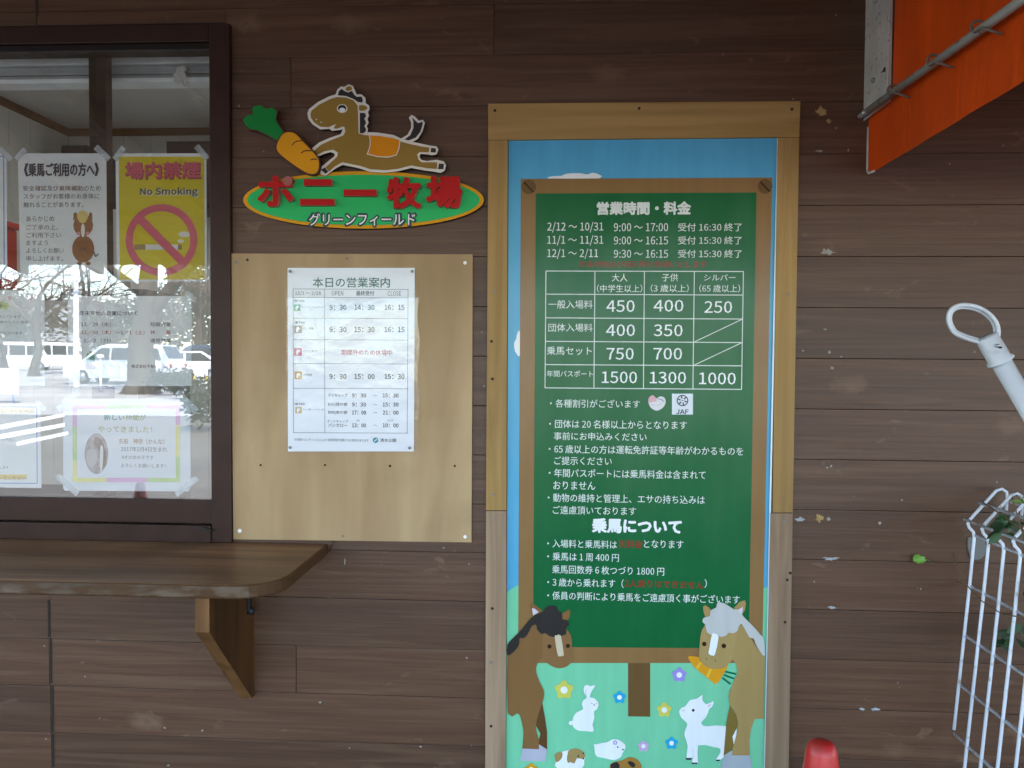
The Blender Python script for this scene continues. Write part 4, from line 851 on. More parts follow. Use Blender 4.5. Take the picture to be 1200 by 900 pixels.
ns = notice('no_smoking_notice', 'yellow no smoking notice with a crossed out cigarette', [(135.4, 179.7), (241.8, 179.7), (242.6, 330), (136.8, 330)], PAPER)
YEL = paper_mat('yellow_print', (.72, .58, .012)); PK = plain((.55, .09, .14), .5); PKD = plain((.27, .035, .06), .5); NAV = plain((.05, .055, .10), .5)
q = MB(); shape(q, [(139.2, 183.5), (239.3, 183.5), (239.8, 327.6), (140.2, 327.6)], f1, YEL); q.build('yellow_field', ns)
q = MB(); text(q, '場内禁煙', 147.2, 191, 236, 211, f2, PKD, .03); text(q, '場内禁煙', 146, 189.6, 234.6, 209.4, f3, PK, .03); text(q, 'No Smoking', 165, 220.8, 232.8, 231.8, f2, plain((.7, .7, .6), .5), .035); text(q, 'No Smoking', 164, 219.8, 231.8, 230.8, f3, NAV, .03); q.build('lettering', ns)
q = MB(); K = lambda pts: Z((125, 165), 5.292, pts)
shape(q, K(rect(172, 643, 240, 676)), f2, plain((.30, .20, .08), .5)); shape(q, K(rect(240, 643, 442, 676)), f2, PAPER); shape(q, K(rect(442, 643, 466, 676)), f2, plain((.26, .18, .10), .5))
shape(q, ell(*K([(482, 580)])[0], 7, 3.4, 18), f2, PAPER); shape(q, ell(*K([(460, 622)])[0], 4, 2, 16), f2, PAPER); q.build('cigarette_picture', ns)
q = MB(); cc = (189.2, 281.2); n = 56; oo = ell(*cc, 42, 42, n); ii = ell(*cc, 33.6, 33.6, n)
for a in range(n): b = (a + 1) % n; shape(q, [oo[a], oo[b], ii[b], ii[a]], f3, PK)
stroke(q, [(164.5, 257.2), (214, 307.2)], 9.6, f3 + e_ * .6, PK); q.build('prohibition_ring', ns)
hn = notice('holiday_notice', 'plain white notice of new year opening dates with one red line', [(79.3, 346.8), (224.4, 346.8), (224.4, 452.4), (80.5, 452.4)], PAPER)
q = MB(); text(q, '年末年始の営業について', 93.3, 364, 161.3, 369.8, f1, INK, .02)
for y0, m_, a_, x1_, b_ in ((377.4, INKG, '12／29（水）', 130, '短縮営業'), (386.8, INKR, '12／30（木）～1／1（土）', 169.5, '休　　業'), (396.4, INKG, '1／2（日）', 130, '通常営業')):
    text(q, a_, 95 if y0 < 390 else 98, y0, x1_, y0 + 5.2, f1, m_, .014); text(q, b_, 176, y0, 200.4, y0 + 5.2, f1, m_, .02)
text(q, '株式会社千秋社　清水公園', 154, 427, 207.6, 431.4, f1, INK, .02); q.build('lettering', hn)
q = MB(); KG = plain((.10, .30, .16), .5)
for x_, h in ((103, 9), (106, 13), (109, 9)): shape(q, [(x_ - 2, 424.5), (x_ - 1.6, 424.5 - h), (x_, 424.5 - h - 2), (x_ + 1.6, 424.5 - h), (x_ + 2, 424.5)], f1, KG)
shape(q, rect(100, 424, 111.5, 432.8), f2, plain((.33, .17, .08), .5)); q.build('pine_ornament_picture', hn)
an = notice('arrival_notice', 'laminated notice with a pastel border and oval pony photo', [(75.5, 466.5), (221, 467.5), (223, 470), (223.3, 573), (220.5, 576), (76, 575), (74, 572), (74, 469)], LAM)
q = MB(); cP = plain((.58, .28, .50), .5); cG = plain((.36, .50, .16), .5); cY = plain((.62, .57, .16), .5)
for a, m_ in (((85, 474, 124, 479), cP), ((124, 474, 171, 479), cG), ((171, 474, 211, 479), cP), ((85, 560, 125, 565), cY), ((125, 560, 172, 565), cP), ((172, 560, 211, 565), cG), ((85, 479, 90, 500), cP), ((85, 500, 90, 540), cG), ((85, 540, 90, 560), cY), ((206, 479, 211, 498), cP), ((206, 498, 211, 535), cY), ((206, 535, 211, 560), cG)): shape(q, rect(*a), f1, m_)
q.build('pastel_border', an)
q = MB(); text(q, '新しい', 121.7, 485.8, 146, 492.6, f1, plain((.05, .28, .30), .5), .03); text(q, '仲間が', 147, 485.8, 171, 492.6, f1, plain((.30, .38, .18), .5), .03); text(q, 'やってきました！', 115, 499, 178.3, 506.4, f1, plain((.40, .36, .07), .5), .02)
text(q, '名前　神奈（かんな）', 139, 513.6, 192.5, 520.2, f1, plain((.30, .16, .06), .5), .02); text(q, '2017年2月4日生まれ', 141.7, 523.2, 196, 529, f1, INKG, .01); text(q, '4才の女の子です', 142.5, 533.2, 180, 538.2, f1, INKG, .01); text(q, 'よろしくお願いします！', 141.7, 543, 194, 547.8, f1, INKG, .01); q.build('lettering', an)
q = MB(); shape(q, ell(113, 531.7, 13.8, 23.8, 36), f1, plain((.27, .23, .23), .5, .3, .5, 60)); shape(q, smooth_poly([(112, 512), (119, 516), (124, 530), (124, 545), (117, 552), (118, 540), (116, 528), (110, 520)], 2), f2, plain((.13, .075, .05), .5, .3, .4, 80)); shape(q, smooth_poly([(118, 522), (120.5, 524), (121, 534), (119.5, 552), (117.5, 552), (117, 536)], 2), f3, plain((.6, .58, .56), .5)); shape(q, smooth_poly([(102, 528), (112, 527), (114, 538), (108, 548), (102, 543)], 2), f2, plain((.40, .37, .37), .5)); q.build('oval_photo', an)
ln = notice('rules_notice', 'white notice with a blue border and yellow highlighted lines, low at the window edge', [(-75, 474), (47.5, 474), (48.5, 572), (-74, 570)], PAPER)
BLU = plain((.05, .15, .50), .5); HLY = plain((.66, .45, .08), .5)
q = MB(); stroke(q, [(43, 478), (43.6, 566)], .8, f1, BLU); stroke(q, [(-70, 565.5), (43.6, 566.5)], .8, f1, BLU); stroke(q, [(-70, 476.5), (43, 477)], .8, f1, BLU); q.build('blue_border', ln)
q = MB(); shape(q, rect(-64, 478.5, 40, 484), f1, HLY); shape(q, rect(-64, 556, 31, 561.5), f1, HLY); q.build('yellow_highlight', ln)
q = MB(); text(q, '柵の中に手を入れたりしないでください', -62, 479.2, 38, 483.4, f2, INKG, .02); text(q, 'ポニーにえさをあたえないでください', -62, 556.6, 30, 561, f2, INKG, .02); text(q, '大きな声を出したり走ったりしないで下さい', -62, 513, 17, 516.6, f1, INKG); text(q, 'お子様から目を離さないようお願いします', -62, 545, 10, 548.4, f1, INKG); q.build('lettering', ln)
gn = notice('greeting_notice', 'pale notice with faint hearts and a green highlight above the blue bordered one', [(-70, 340), (52, 340.5), (52.5, 452), (-70, 451)], PAPER)
q = MB(); HT = plain((.60, .38, .42), .5)
for cx in (-40, -14, 11, 36): shape(q, smooth_poly([(cx, 352.5), (cx - 2.6, 348.6), (cx - 1.3, 347), (cx, 348.2), (cx + 1.3, 347), (cx + 2.6, 348.6)], 2), f1, HT)
q.build('heart_garland', gn)
q = MB(); shape(q, smooth_poly([(-30, 354), (-10, 353), (9, 355), (9, 362), (-10, 363), (-30, 362)], 2), f1, plain((.55, .58, .25), .5)); text(q, 'ポニーとのふれあい', -28, 356, 7, 360.6, f2, INKG, .02)
for yy, x1_ in ((369, 24), (375.4, 33), (388, 26)): text(q, '牧場のポニーたちが皆様をお待ちしています', -62, yy, x1_, yy + 3.4, f1, INKG)
q.build('lettering', gn)
tn2 = notice('bordered_notice', 'white notice with a blue border line, topmost at the left edge', [(-95, 178), (7.5, 179), (8.5, 327), (-94, 326)], PAPER)
q = MB(); stroke(q, [(4.2, 183), (5, 322)], 1.1, f1, BLU); stroke(q, [(-90, 182), (4.2, 183)], 1.1, f1, BLU); stroke(q, [(-90, 321), (5, 322)], 1.1, f1, BLU); q.build('blue_border', tn2)
for par, a, b, w_ in ((rn, (19, 187), (30, 174), 7), (rn, (112, 172), (128, 187), 7), (ns, (134, 187), (146, 172), 7), (ns, (230, 171), (243, 186), 7), (tn2, (-2, 173), (13, 187), 7),
        (an, (68, 481), (92, 457), 7.5), (an, (207, 459), (230, 482), 7.5), (an, (67, 557), (91, 579), 7), (an, (206, 580), (231, 560), 6.5), (hn, (75, 352), (84, 342), 6), (hn, (218, 342), (229, 352), 6), (gn, (46, 335), (57, 346), 6), (ln, (42, 470), (53, 480), 6)):
    grow_tape(par, a, b, w_, dn_ + .0032)

# ------------------------------------------------------------------ things inside the hut
shz = W(10, 342, -.9).z
t = thing('shelf_unit', 'white shelf unit glimpsed behind the notices at the left of the window', 'shelf', (W(0, 300, -.9).x, .9, 0))
x0, x1 = W(-60, 300, -.9).x, W(190, 300, -.9).x; M_SHW = plain((.20, .19, .18), .6)
for zz in (.35, .9, shz): q = MB(); q.box((x0, .75, zz - .02), (x1, 1.15, zz), M_SHW, .002); q.build('shelf_board', t)
for xx in (x0, x1 - .03): q = MB(); q.box((xx + .001, .751, .02), (xx + .029, 1.149, shz - .021), M_SHW, .002); q.build('side_panel', t)
t = thing('storage_box', 'red plastic storage box behind the leftmost notices', 'box', (W(12, 330, -.9).x, .9, shz))
xa, xb = W(-75, 300, -.8).x, W(21, 300, -1.05).x; za, zb = shz + .002, W(10, 250, -.8).z
q = MB(); q.box((xa, .8, za), (xb, 1.05, zb - .03), plain((.42, .025, .018), .4), .012); q.build('box_body', t)
q = MB(); q.box((xa - .01, .79, zb - .0295), (xb + .01, 1.06, zb), plain((.45, .03, .02), .4), .008); q.build('box_lid', t)
t = thing('carton', 'pale cardboard carton behind the gap between the riding and no smoking notices', 'box', (W(130, 330, -.9).x, .9, shz))
q = MB(); xa, xb = W(112, 300, -.8).x, W(150, 300, -.8).x; q.box((xa, .8, shz + .002), (xb, 1.05, W(130, 245, -.8).z), plain((.55, .52, .47), .7), .004); q.build('carton_body', t)
q = MB(); q.box((xa + .1, .799, shz + .002), (xa + .15, .7985, W(130, 245, -.8).z), plain((.45, .38, .28), .4)); q.build('packing_tape', t)
for (a, b, ya, yb, lab) in ((195, 262, 165, 182, 'dark wall cupboard behind the top of the yellow notice'), (72, 103, 170, 190, 'dark wall cupboard in the corner above the white riding notice')):
    pa, pb_ = W(a, yb, -RY + .3), W(b, ya, -RY + .3)
    t = thing('wall_cupboard', lab, 'cupboard', (pa.x, RY - .15, pa.z - .3), 'cupboards on the back wall of the hut')
    q = MB(); q.box((pa.x, RY - .3, pa.z - .3), (pb_.x, RY - .002, pb_.z), plain((.05, .03, .03), .4), .004); q.build('carcass', t)
    q = MB(); q.box((pa.x + .01, RY - .318, pa.z - .29), (pb_.x - .01, RY - .301, pb_.z - .02), plain((.06, .035, .035), .35), .003); q.build('door', t)

# ------------------------------------------------------------------ orange awning at the right
AX = W(1013, 150).x
aw = thing('orange_awning', 'orange canvas awning with white wall channel and laced grey pipe', 'awning', (AX, 0, W(1012, 137).z))
def canvas(name, c):
    m, t, p = new_mat(name); out = t.nodes['Material Output']
    n = N(t, 'ShaderNodeTexNoise'); n.inputs['Scale'].default_value = 9; n.inputs['Detail'].default_value = 7; t.links.new(mapped(t, (1, 1, .35)), n.inputs['Vector'])
    r = ramp(t, [(.3, tuple(x * .82 for x in c)), (.7, tuple(x * 1.1 for x in c))], n.outputs['Fac']); t.links.new(r.outputs[0], p.inputs['Base Color'])
    p.inputs['Roughness'].default_value = .55; p.inputs['Specular IOR Level'].default_value = .25
    wv = N(t, 'ShaderNodeTexNoise'); wv.inputs['Scale'].default_value = 1; wv.inputs['Detail'].default_value = 4; wv.inputs['Distortion'].default_value = 1.5; t.links.new(mapped(t, (1, 5, 2.2), rot=(.5, 0, 0)), wv.inputs['Vector']); bump(t, p, wv.outputs['Fac'], .55, .02)
    tl = N(t, 'ShaderNodeBsdfTranslucent'); t.links.new(r.outputs[0], tl.inputs[0]); mx = N(t, 'ShaderNodeMixShader'); mx.inputs[0].default_value = .15
    t.links.new(p.outputs[0], mx.inputs[1]); t.links.new(tl.outputs[0], mx.inputs[2]); t.links.new(mx.outputs[0], out.inputs[0]); return m
M_CANV = canvas('orange_canvas', (.60, .066, .003))
M_GALV = speckled('weathered_galvanised_pipe', (.42, .42, .40), (.16, .13, .11), 55, .1, .45, .3); M_CHAN = speckled('white_painted_steel', (.52, .50, .46), (.20, .12, .07), 70, .12, .5)
pz = W(1012, 137).z; AD = 1.35; AW1 = 3.9; atop = 2.93
vb = W(1013, 205).z                                            # valance bottom
# flat white wall channel standing out from the wall along the side
xch = AX - .002; dch = WX(1045, 60, AX).y * -1
q = MB(); q.box((AX - .004, -dch, pz - .012), (AX, -.001, atop), M_CHAN); q.box((AX - .010, -dch, pz - .012), (AX - .0045, -dch * .60, atop), M_CHAN, .002); chan = q.build('wall_channel', aw)
for (a, b) in ((1026, 1), (1023.5, 94)):
    c = WX(a, b, AX - .006); s = MB(); s.tube([(AX - .010, c.y, c.z), (AX - .004, c.y, c.z)], .007, M_STEEL, 10); s.build('bolt', chan)
q = MB(); c = WX(1035, 83, AX - .012); q.tube([c + Vector((0, .012, 0)), c, c + Vector((0, -.008, .006)), c + Vector((0, -.012, 0)), c + Vector((0, -.008, -.006)), c], .0015, M_BLACK, 6); q.build('hook', chan)
# cheek above the pipe, valance below it: wavy canvas sheets
def sheet3(q, f, nu, nv, mat):
    vs = [f(i / nu, j / nv) for j in range(nv + 1) for i in range(nu + 1)]
    q.mesh(vs, [(j * (nu + 1) + i, j * (nu + 1) + i + 1, (j + 1) * (nu + 1) + i + 1, (j + 1) * (nu + 1) + i) for j in range(nv) for i in range(nu)], mat, True)
q = MB(); sheet3(q, lambda u, v: (AX + .004 + .002 * math.sin(u * 9 + v * 2), -(dch + .001) - u * (AD - dch), pz + (atop - u * .5 - pz) * v), 30, 10, M_CANV); q.build('side_cheek', aw)
def val(u, v):
    d = .004 + u * (AD - .004); z = pz - .03 + .028 * v - (1 - v) * (pz - .03 - vb)
    if u < .03 and v < .15: z += .012 * (1 - u / .03)
    return (AX + .010 + .003 * math.sin(u * 7 + 1) * (1 - v) + .0012 * math.sin(u * 40) * (1 - v), -d, z)
q = MB(); sheet3(q, val, 60, 8, M_CANV); vl = q.build('side_valance', aw)
q = MB(); q.tube([(AX + .010, -.004, vb + .012), (AX + .010, -.012, vb + .002), (AX + .010, -.05, vb - .001)], .004, M_CHAN, 6); q.tube([(AX + .009, -.004, pz - .03), (AX + .009, -.004, vb + .012)], .003, M_CHAN, 6); q.build('piping', vl)
q = MB(); sheet3(q, lambda u, v: (AX + .02 + u * (AW1 - AX), -.003 - v * AD, atop - .5 * v + .004 - .008 * math.sin(u * 30) * math.sin(v * 3.1)), 24, 8, M_CANV); q.build('top_canvas', aw)
q = MB(); sheet3(q, lambda u, v: (AX + .02 + u * (AW1 - AX), -AD - .003 - .01 * math.sin(u * 40) * (1 - v), vb + (atop - .5 - vb) * v), 40, 6, M_CANV); q.build('front_valance', aw)
pr = .0102; pe = WX(1195, 8, AX); pa = Vector((AX - pr - .004, -.035, pz)); pdir = (Vector((AX - pr - .004, pe.y, pe.z)) - pa).normalized()
q = MB(); q.tube([pa + pdir * .03, pa + pdir * AD], pr, M_GALV, 16); pipe = q.build('pipe', aw)
q = MB(); q.tube([pa - pdir * .034, pa - pdir * .03, pa + pdir * .026, pa + pdir * .03], [pr * .6, pr * .85, pr * .85, pr * .7], M_GALV, 14); q.tube([pa + pdir * .005, pa + pdir * .012], pr * 1.06, M_STEEL, 14); q.build('pipe_end', pipe)
for (hx, hy) in ((1046, 106), (1093, 71), (1145, 32)):
    c = WX(hx, hy, AX - pr - .004); c = Vector((AX - pr - .004, c.y, c.z)); s = MB(); path = []
    for k in range(9):
        a = math.radians(-60 + 30 * k); path.append(c + Vector((-math.cos(a) * (pr + .003), -.004 * k / 8, math.sin(a) * (pr + .003))))
    path = path[::-1] + [c + Vector((-.016, -.05, -.022)), c + Vector((AX + .004 - c.x, -.062, -.040))]
    s.tube(path, .0032, plain((.16, .13, .10), .7), 6); s.build('lacing_tie', pipe)

# ------------------------------------------------------------------ white pole with a ring end
M_WPL = speckled('scuffed_white_plastic', (.56, .58, .63), (.36, .36, .38), 26, .2, .4); dpl = .62
t = thing('white_pole', 'white tubular pole with a ring handle leaning in at the right edge', 'pole', W(1716, 1350, dpl))
a, b = W(1160, 401, dpl), W(1172.5, 423, dpl); ax = (W(1200, 469, dpl) - W(1172.5, 422, dpl)).normalized()
q = MB(); s_ = (FPX / (DCAM - dpl)); q.tube([b - ax * .005, b + ax * 1.25], 10.6 / s_, M_WPL, 20); q.build('tube', t)
q = MB(); q.tube([b - ax * .062, b - ax * .060, b - ax * .006, b - ax * .002, b + ax * .001], [10.5 / s_, 11.7 / s_, 12.3 / s_, 14.6 / s_, 14.6 / s_], M_WPL, 22); q.build('collar', t)
rp = smooth_poly([(1113.5, 384), (1110.5, 374), (1113, 364), (1121, 358.5), (1132, 357.5), (1146, 360.5), (1158, 367.5), (1166.5, 378), (1169, 390), (1166, 401), (1158, 404), (1146, 401), (1130, 396), (1119, 391)], 4)
path = [W(x, y, dpl) for x, y in rp]
q = MB(); q.tube([p + Vector((0, -.003, 0)) for p in path + path[:1]], 2.4 / s_, M_WPL, 10, False); q.tube([W(*p, dpl - .006) for p in offset_poly(rp, -3)] + [W(*offset_poly(rp, -3)[0], dpl - .006)], 1.9 / s_, M_WPL, 10, False); q.build('ring', t)
q = MB(); c = W(1170, 405, dpl + .03); q.tube([c, c + Vector((0, .02, 0))], .004, M_STEEL, 10); q.tube([c + Vector((.006, 0, -.004)), c + Vector((.006, .02, -.004))], .002, M_HOLE, 8); q.build('rivet', t)

# ------------------------------------------------------------------ white mesh fence panel
M_WIRE = speckled('white_coated_wire', (.70, .75, .84), (.34, .30, .26), 34, .14, .4)
t = thing('mesh_fence', 'white welded mesh fence panel with bent top wires against the wall', 'fence', W(1119, 900, .05) * 1)
FX0 = W(1136, 690, .04)
dz = .0607; Xc = FX0.x; lean = .080; ztop_ref = FX0.z; wr = .0044
def fpos(i, px, py):                                      # a point read off the first wire, moved along the panel to wire i
    p = W(px, py, .04); return Vector((p.x, p.y - i * dz * Xc, p.z))
NW = 24
prof1 = [(1178.8, 600), (1180.4, 583), (1179.5, 576.5), (1174, 572.8), (1167.5, 575), (1152, 592), (1137, 608.5), (1134.2, 613.5), (1136, 618.5), (1140.6, 623.5), (1141.6, 630), (1136, 688)]
for i in range(NW):
    path = [fpos(i, *p) for p in prof1]; base = path[-1]
    zb = W(1118.9, 855, .04).z if i == 0 else .05
    path += [Vector((base.x - (base.z - z) * lean, base.y, z)) for z in ((zb,) if i == 0 else (1.0, zb) if base.z > 1.0 else (zb,))]
    q = MB(); q.tube(path, wr, M_WIRE, 8); q.build('vertical_wire', t)
def hwire(px, py, xoff=0.0, zz=None, start=-.012):
    p = W(px, py, .04) if zz is None else Vector((FX0.x - (FX0.z - zz) * lean, -.04, zz))
    q = MB(); q.tube([Vector((p.x + xoff, -.04 - start, p.z)), Vector((p.x + xoff, -.04 - (NW - .6) * dz * Xc, p.z))], wr * .95, M_WIRE, 8); q.build('horizontal_wire', t)
hwire(1141, 627.5, .004, None, -.004); hwire(1135, 609.5, -.006); hwire(1153, 590.5, -.006); hwire(1180, 588, .006, None, .01)
z1 = W(1131.5, 687, .04).z; zst = z1 - W(1126.5, 745, .04).z
for k in range(6):
    hwire(0, 0, .004, z1 - k * zst, -.006 if k < 3 else -.004)
for zz in (.05 + .001,): pass
q = MB(); c = fpos(22, 1136, 688); q.tube([Vector((c.x + .04, c.y, 0)), Vector((c.x + .04, c.y, c.z - .1))], .024, M_WIRE, 14); q.build('post', t)
# climbing plant and small sprigs
M_LEAF = leaf_mat('glossy_leaf', (.022, .058, .016)); M_LEAFY = leaf_mat('yellow_green_leaf', (.10, .16, .03)); M_STEM = plain((.13, .085, .045), .8)
def leafq(q, p, dr, L, wd, mat, nrm=(0, -1, .3)):
    dr = Vector(dr).normalized(); n = Vector(nrm); s_ = dr.cross(n).normalized(); n = s_.cross(dr).normalized()
    vs = [p, p + dr * L * .3 + s_ * wd * .8 + n * .002, p + dr * L * .65 + s_ * wd * .75, p + dr * L, p + dr * L * .65 - s_ * wd * .75, p + dr * L * .3 - s_ * wd * .8 + n * .002, p + dr * L * .5 - n * wd * .25]
    q.mesh(vs, [(0, 1, 6), (1, 2, 6), (2, 3, 6), (3, 4, 6), (4, 5, 6), (5, 0, 6)], mat, True)
t = thing('climbing_plant', 'leafy climbing plant with bare twigs growing through the white mesh fence', 'plant', (FX0.x + .25, -.35, 0))
def FP(px, py, d): return W(px, py, d)
q = MB()
for path, r in (([FP(1116, 648, .05), FP(1123, 668, .07), FP(1132.5, 685.5, .10), FP(1150, 704, .18), FP(1175, 720, .26), FP(1195, 723, .32)], .0017), ([FP(1121, 681, .06), FP(1133, 686, .10)], .001), ([FP(1152, 589, .12), FP(1172, 602, .2), FP(1200, 622, .3), FP(1240, 660, .4)], .0022), ([FP(1200, 630, .3), FP(1188, 590, .25), FP(1186, 583, .24)], .002), ([FP(1185, 640, .2), FP(1200, 615, .28)], .0015), ([Vector((FX0.x + .25, -.35, 0)), Vector((FX0.x + .22, -.34, .35)), Vector((FX0.x + .28, -.36, .7)), FP(1215, 665, .32), FP(1200, 630, .3)], .004)):
    q.tube(path, r, M_STEM, 6)
q.build('stem', t)
q = MB(); r = random.Random(5)
for (px, py, d, n, sp, L, mt) in ((1175, 614, .2, 10, 9, .045, M_LEAF), (1190, 612, .22, 8, 8, .04, M_LEAF), (1196, 586, .24, 4, 4, .024, M_LEAFY), (1182, 745, .16, 9, 9, .045, M_LEAF), (1202, 735, .2, 8, 8, .05, M_LEAF), (1232, 690, .3, 26, 18, .05, M_LEAF)):
    for k in range(n):
        p = W(px + r.gauss(0, sp * .6), py + r.gauss(0, sp * .5), d + r.uniform(-.04, .04)); leafq(q, p, (r.uniform(-1, 1), r.uniform(-.6, .3), r.uniform(-1, .4)), L * r.uniform(.7, 1.2), L * .3, mt, (r.uniform(-.6, .6), -1, r.uniform(-.2, .8)))
q.build('foliage', t)
t = thing('leaf', 'single bright green leaf caught on the brown siding', 'leaf', W(1078, 655, .006))
q = MB(); p = W(1070, 657, .012)
for dr, L in (((1, -.1, .35), .036), ((.8, -.1, .9), .026), ((1, 0, .05), .040)): leafq(q, p, dr, L, .011, plain((.13, .30, .03), .45, .4, .25, 60), (.2, -1, .3))
q.tube([W(1083, 655, .012), W(1091, 657.5, .003)], .0009, plain((.13, .30, .03), .45), 5); q.build('blade', t)
t = thing('fixing_plate', 'grey flat rounded plate on the siding behind the first fence wire', 'plate', W(1145, 645, .004))
q = MB(); shape(q, smooth_poly([(1135, 630), (1154, 633), (1154, 650), (1146, 656), (1137, 652)], 2), .006, plain((.16, .155, .15), .6), .005); q.build('plate', t)

# ------------------------------------------------------------------ red traffic cone just in front
t = thing('traffic_cone', 'red plastic traffic cone standing in front of the wall, only its rounded tip in view', 'cone', (0, 0, 0))
ct = W(963, 868, .75); ORG[t.name] = Vector((ct.x, -.75, 0)); t.location = ORG[t.name]
M_RC = speckled('scuffed_red_plastic', (.46, .011, .010), (.30, .05, .04), 22, .2, .42)
def lathe(q, c, prof, mat, seg=28):
    vs = []; n = len(prof)
    for r_, z_ in prof:
        for k in range(seg): a = 2 * math.pi * k / seg; vs.append((c.x + r_ * math.cos(a), c.y + r_ * math.sin(a), z_))
    q.mesh(vs, [(i * seg + k, i * seg + (k + 1) % seg, (i + 1) * seg + (k + 1) % seg, (i + 1) * seg + k) for i in range(n - 1) for k in range(seg)], mat, True)
c0 = Vector((ct.x, -.75, 0)); zt_ = ct.z; q = MB(); lathe(q, c0, [(.145, .03), (.034, zt_ - .05), (.031, zt_ - .022), (.025, zt_ - .006), (.016, zt_ - .001), (.0005, zt_)], M_RC); q.build('cone_body', t)
q = MB(); q.box((c0.x - .19, c0.y - .19, .001), (c0.x + .19, c0.y + .19, .03), M_RC, .01); q.build('cone_base', t)

# ================================================================== what the window mirrors: the car park in front
def bent(px, base_d): p = RF(px, 440, base_d); return Vector((p.x, -base_d, gz(base_d)))
def vehicle(name, label, loc, rot, L, Wd, H, prof, belt, paint, cat, glassrows, group='vehicles parked opposite the hut'):
    """side profile prof [(x,z)] in metres extruded across the width, drawn in above the belt line"""
    t = thing(name, label, cat, loc, group); R_ = Matrix.Rotation(rot, 4, 'Z'); o_ = Vector(loc)
    def tf(x, y, z): return o_ + (R_ @ Vector((x, y, z)))
    def hw(z): return Wd / 2 * (1 - .16 * max(0, (z - belt) / (H - belt)))
    q = MB(); n = len(prof)
    lft = [tf(x, hw(z), z) for x, z in prof]; rgt = [tf(x, -hw(z), z) for x, z in prof]
    bm = bmesh.new(); a = [bm.verts.new(p) for p in lft]; b = [bm.verts.new(p) for p in rgt]
    for i in range(n): j = (i + 1) % n; bm.faces.new([a[i], a[j], b[j], b[i]])
    fa = bm.faces.new(a[::-1]); fb = bm.faces.new(b); bmesh.ops.recalc_face_normals(bm, faces=bm.faces[:])
    bmesh.ops.bevel(bm, geom=list(fa.edges) + list(fb.edges), offset=.05, segments=2, affect='EDGES', profile=.6)
    q.bm(bm, paint, False); q.build('body', t)
    for sgn in (1, -1):
        for (xa, xb, xc, xd, za, zb) in glassrows['side']:
            g = MB(); pts = [tf(xa, sgn * (hw(za) + .012), za), tf(xb, sgn * (hw(za) + .012), za), tf(xc, sgn * (hw(zb) + .012), zb), tf(xd, sgn * (hw(zb) + .012), zb)]
            g.face(pts if sgn < 0 else pts[::-1], M_CARGLASS); g.build('side_window', t)
    for nm, (xa, za, xb, zb) in (('windscreen', glassrows['front']), ('rear_window', glassrows['rear'])):
        s = .02 if xa > 0 else -.02
        g = MB(); g.face([tf(xa + s, hw(za) * .88, za), tf(xa + s, -hw(za) * .88, za), tf(xb + s, -hw(zb) * .86, zb), tf(xb + s, hw(zb) * .86, zb)], M_CARGLASS); g.build(nm, t)
    fx = max(x for x, z in prof); rx = min(x for x, z in prof)
    for sgn in (1, -1):
        g = MB(); c = tf(fx - .02, sgn * Wd * .36, belt * .72); g.tube([tf(fx - .06, sgn * Wd * .36, belt * .72), tf(fx + .015, sgn * Wd * .36, belt * .72)], .11, plain((.7, .72, .74), .1), 12); g.build('headlight', t)
        g = MB(); g.tube([tf(rx + .05, sgn * Wd * .42, belt * .8), tf(rx - .015, sgn * Wd * .42, belt * .8)], .09, plain((.4, .01, .01), .2), 12); g.build('tail_light', t)
        for xw in (L * .32, -L * .31):
            g = MB(); r_ = .31; g.tube([tf(xw, sgn * (Wd / 2 - .19), r_), tf(xw, sgn * (Wd / 2 + .012), r_)], r_, M_TYRE, 20); wl = g.build('wheel', t)
            g = MB(); g.tube([tf(xw, sgn * (Wd / 2 + .005), r_), tf(xw, sgn * (Wd / 2 + .022), r_)], r_ * .62, M_STEEL, 16); g.build('rim', wl)
    return t
P_WV = plain((.76, .77, .78), .22, .5, .03); P_NV = plain((.03, .05, .10), .2, .5, .03); P_SV = plain((.60, .61, .62), .22, .5, .03)
VAN = [(-1.68, .25), (1.68, .25), (1.69, .75), (1.60, 1.02), (1.18, 1.72), (1.0, 1.88), (-1.58, 1.90), (-1.66, 1.70), (-1.70, .8)]
VG = {'side': [(.42, 1.35, 1.06, .42, 1.05, 1.66), (-.55, .32, .32, -.55, 1.05, 1.68), (-1.52, -.65, -.65, -1.48, 1.05, 1.68)], 'front': (1.55, 1.06, 1.20, 1.70), 'rear': (-1.69, 1.05, -1.66, 1.66)}
MIN = [(-2.3, .25), (2.3, .25), (2.34, .62), (2.22, .92), (1.45, 1.06), (.75, 1.66), (.4, 1.74), (-1.9, 1.72), (-2.25, 1.10), (-2.34, .7)]
MG = {'side': [(.30, 1.25, .68, .30, 1.06, 1.56), (-.85, .20, .20, -.85, 1.06, 1.58), (-2.0, -.95, -.95, -1.78, 1.06, 1.56)], 'front': (1.42, 1.09, .80, 1.62), 'rear': (-2.24, 1.12, -1.93, 1.66)}
SED = [(-2.2, .25), (2.2, .25), (2.24, .6), (2.1, .80), (1.15, .95), (.35, 1.42), (-.9, 1.46), (-1.75, 1.02), (-2.2, .95), (-2.25, .6)]
SG = {'side': [(-.2, 1.0, .32, -.2, .97, 1.34), (-1.45, -.3, -.3, -.95, .99, 1.36)], 'front': (1.10, .98, .42, 1.38), 'rear': (-1.70, 1.05, -.98, 1.42)}
vehicle('parked_van', 'small white van seen from behind by the grey building', bent(68, 50), math.radians(-52), 3.4, 1.48, 1.9, VAN, .98, P_WV, 'van', VG)
vehicle('parked_van', 'pale silver van at the left edge of the mirrored car park', bent(22, 47), math.radians(-40), 3.4, 1.48, 1.9, VAN, .98, P_SV, 'van', VG)
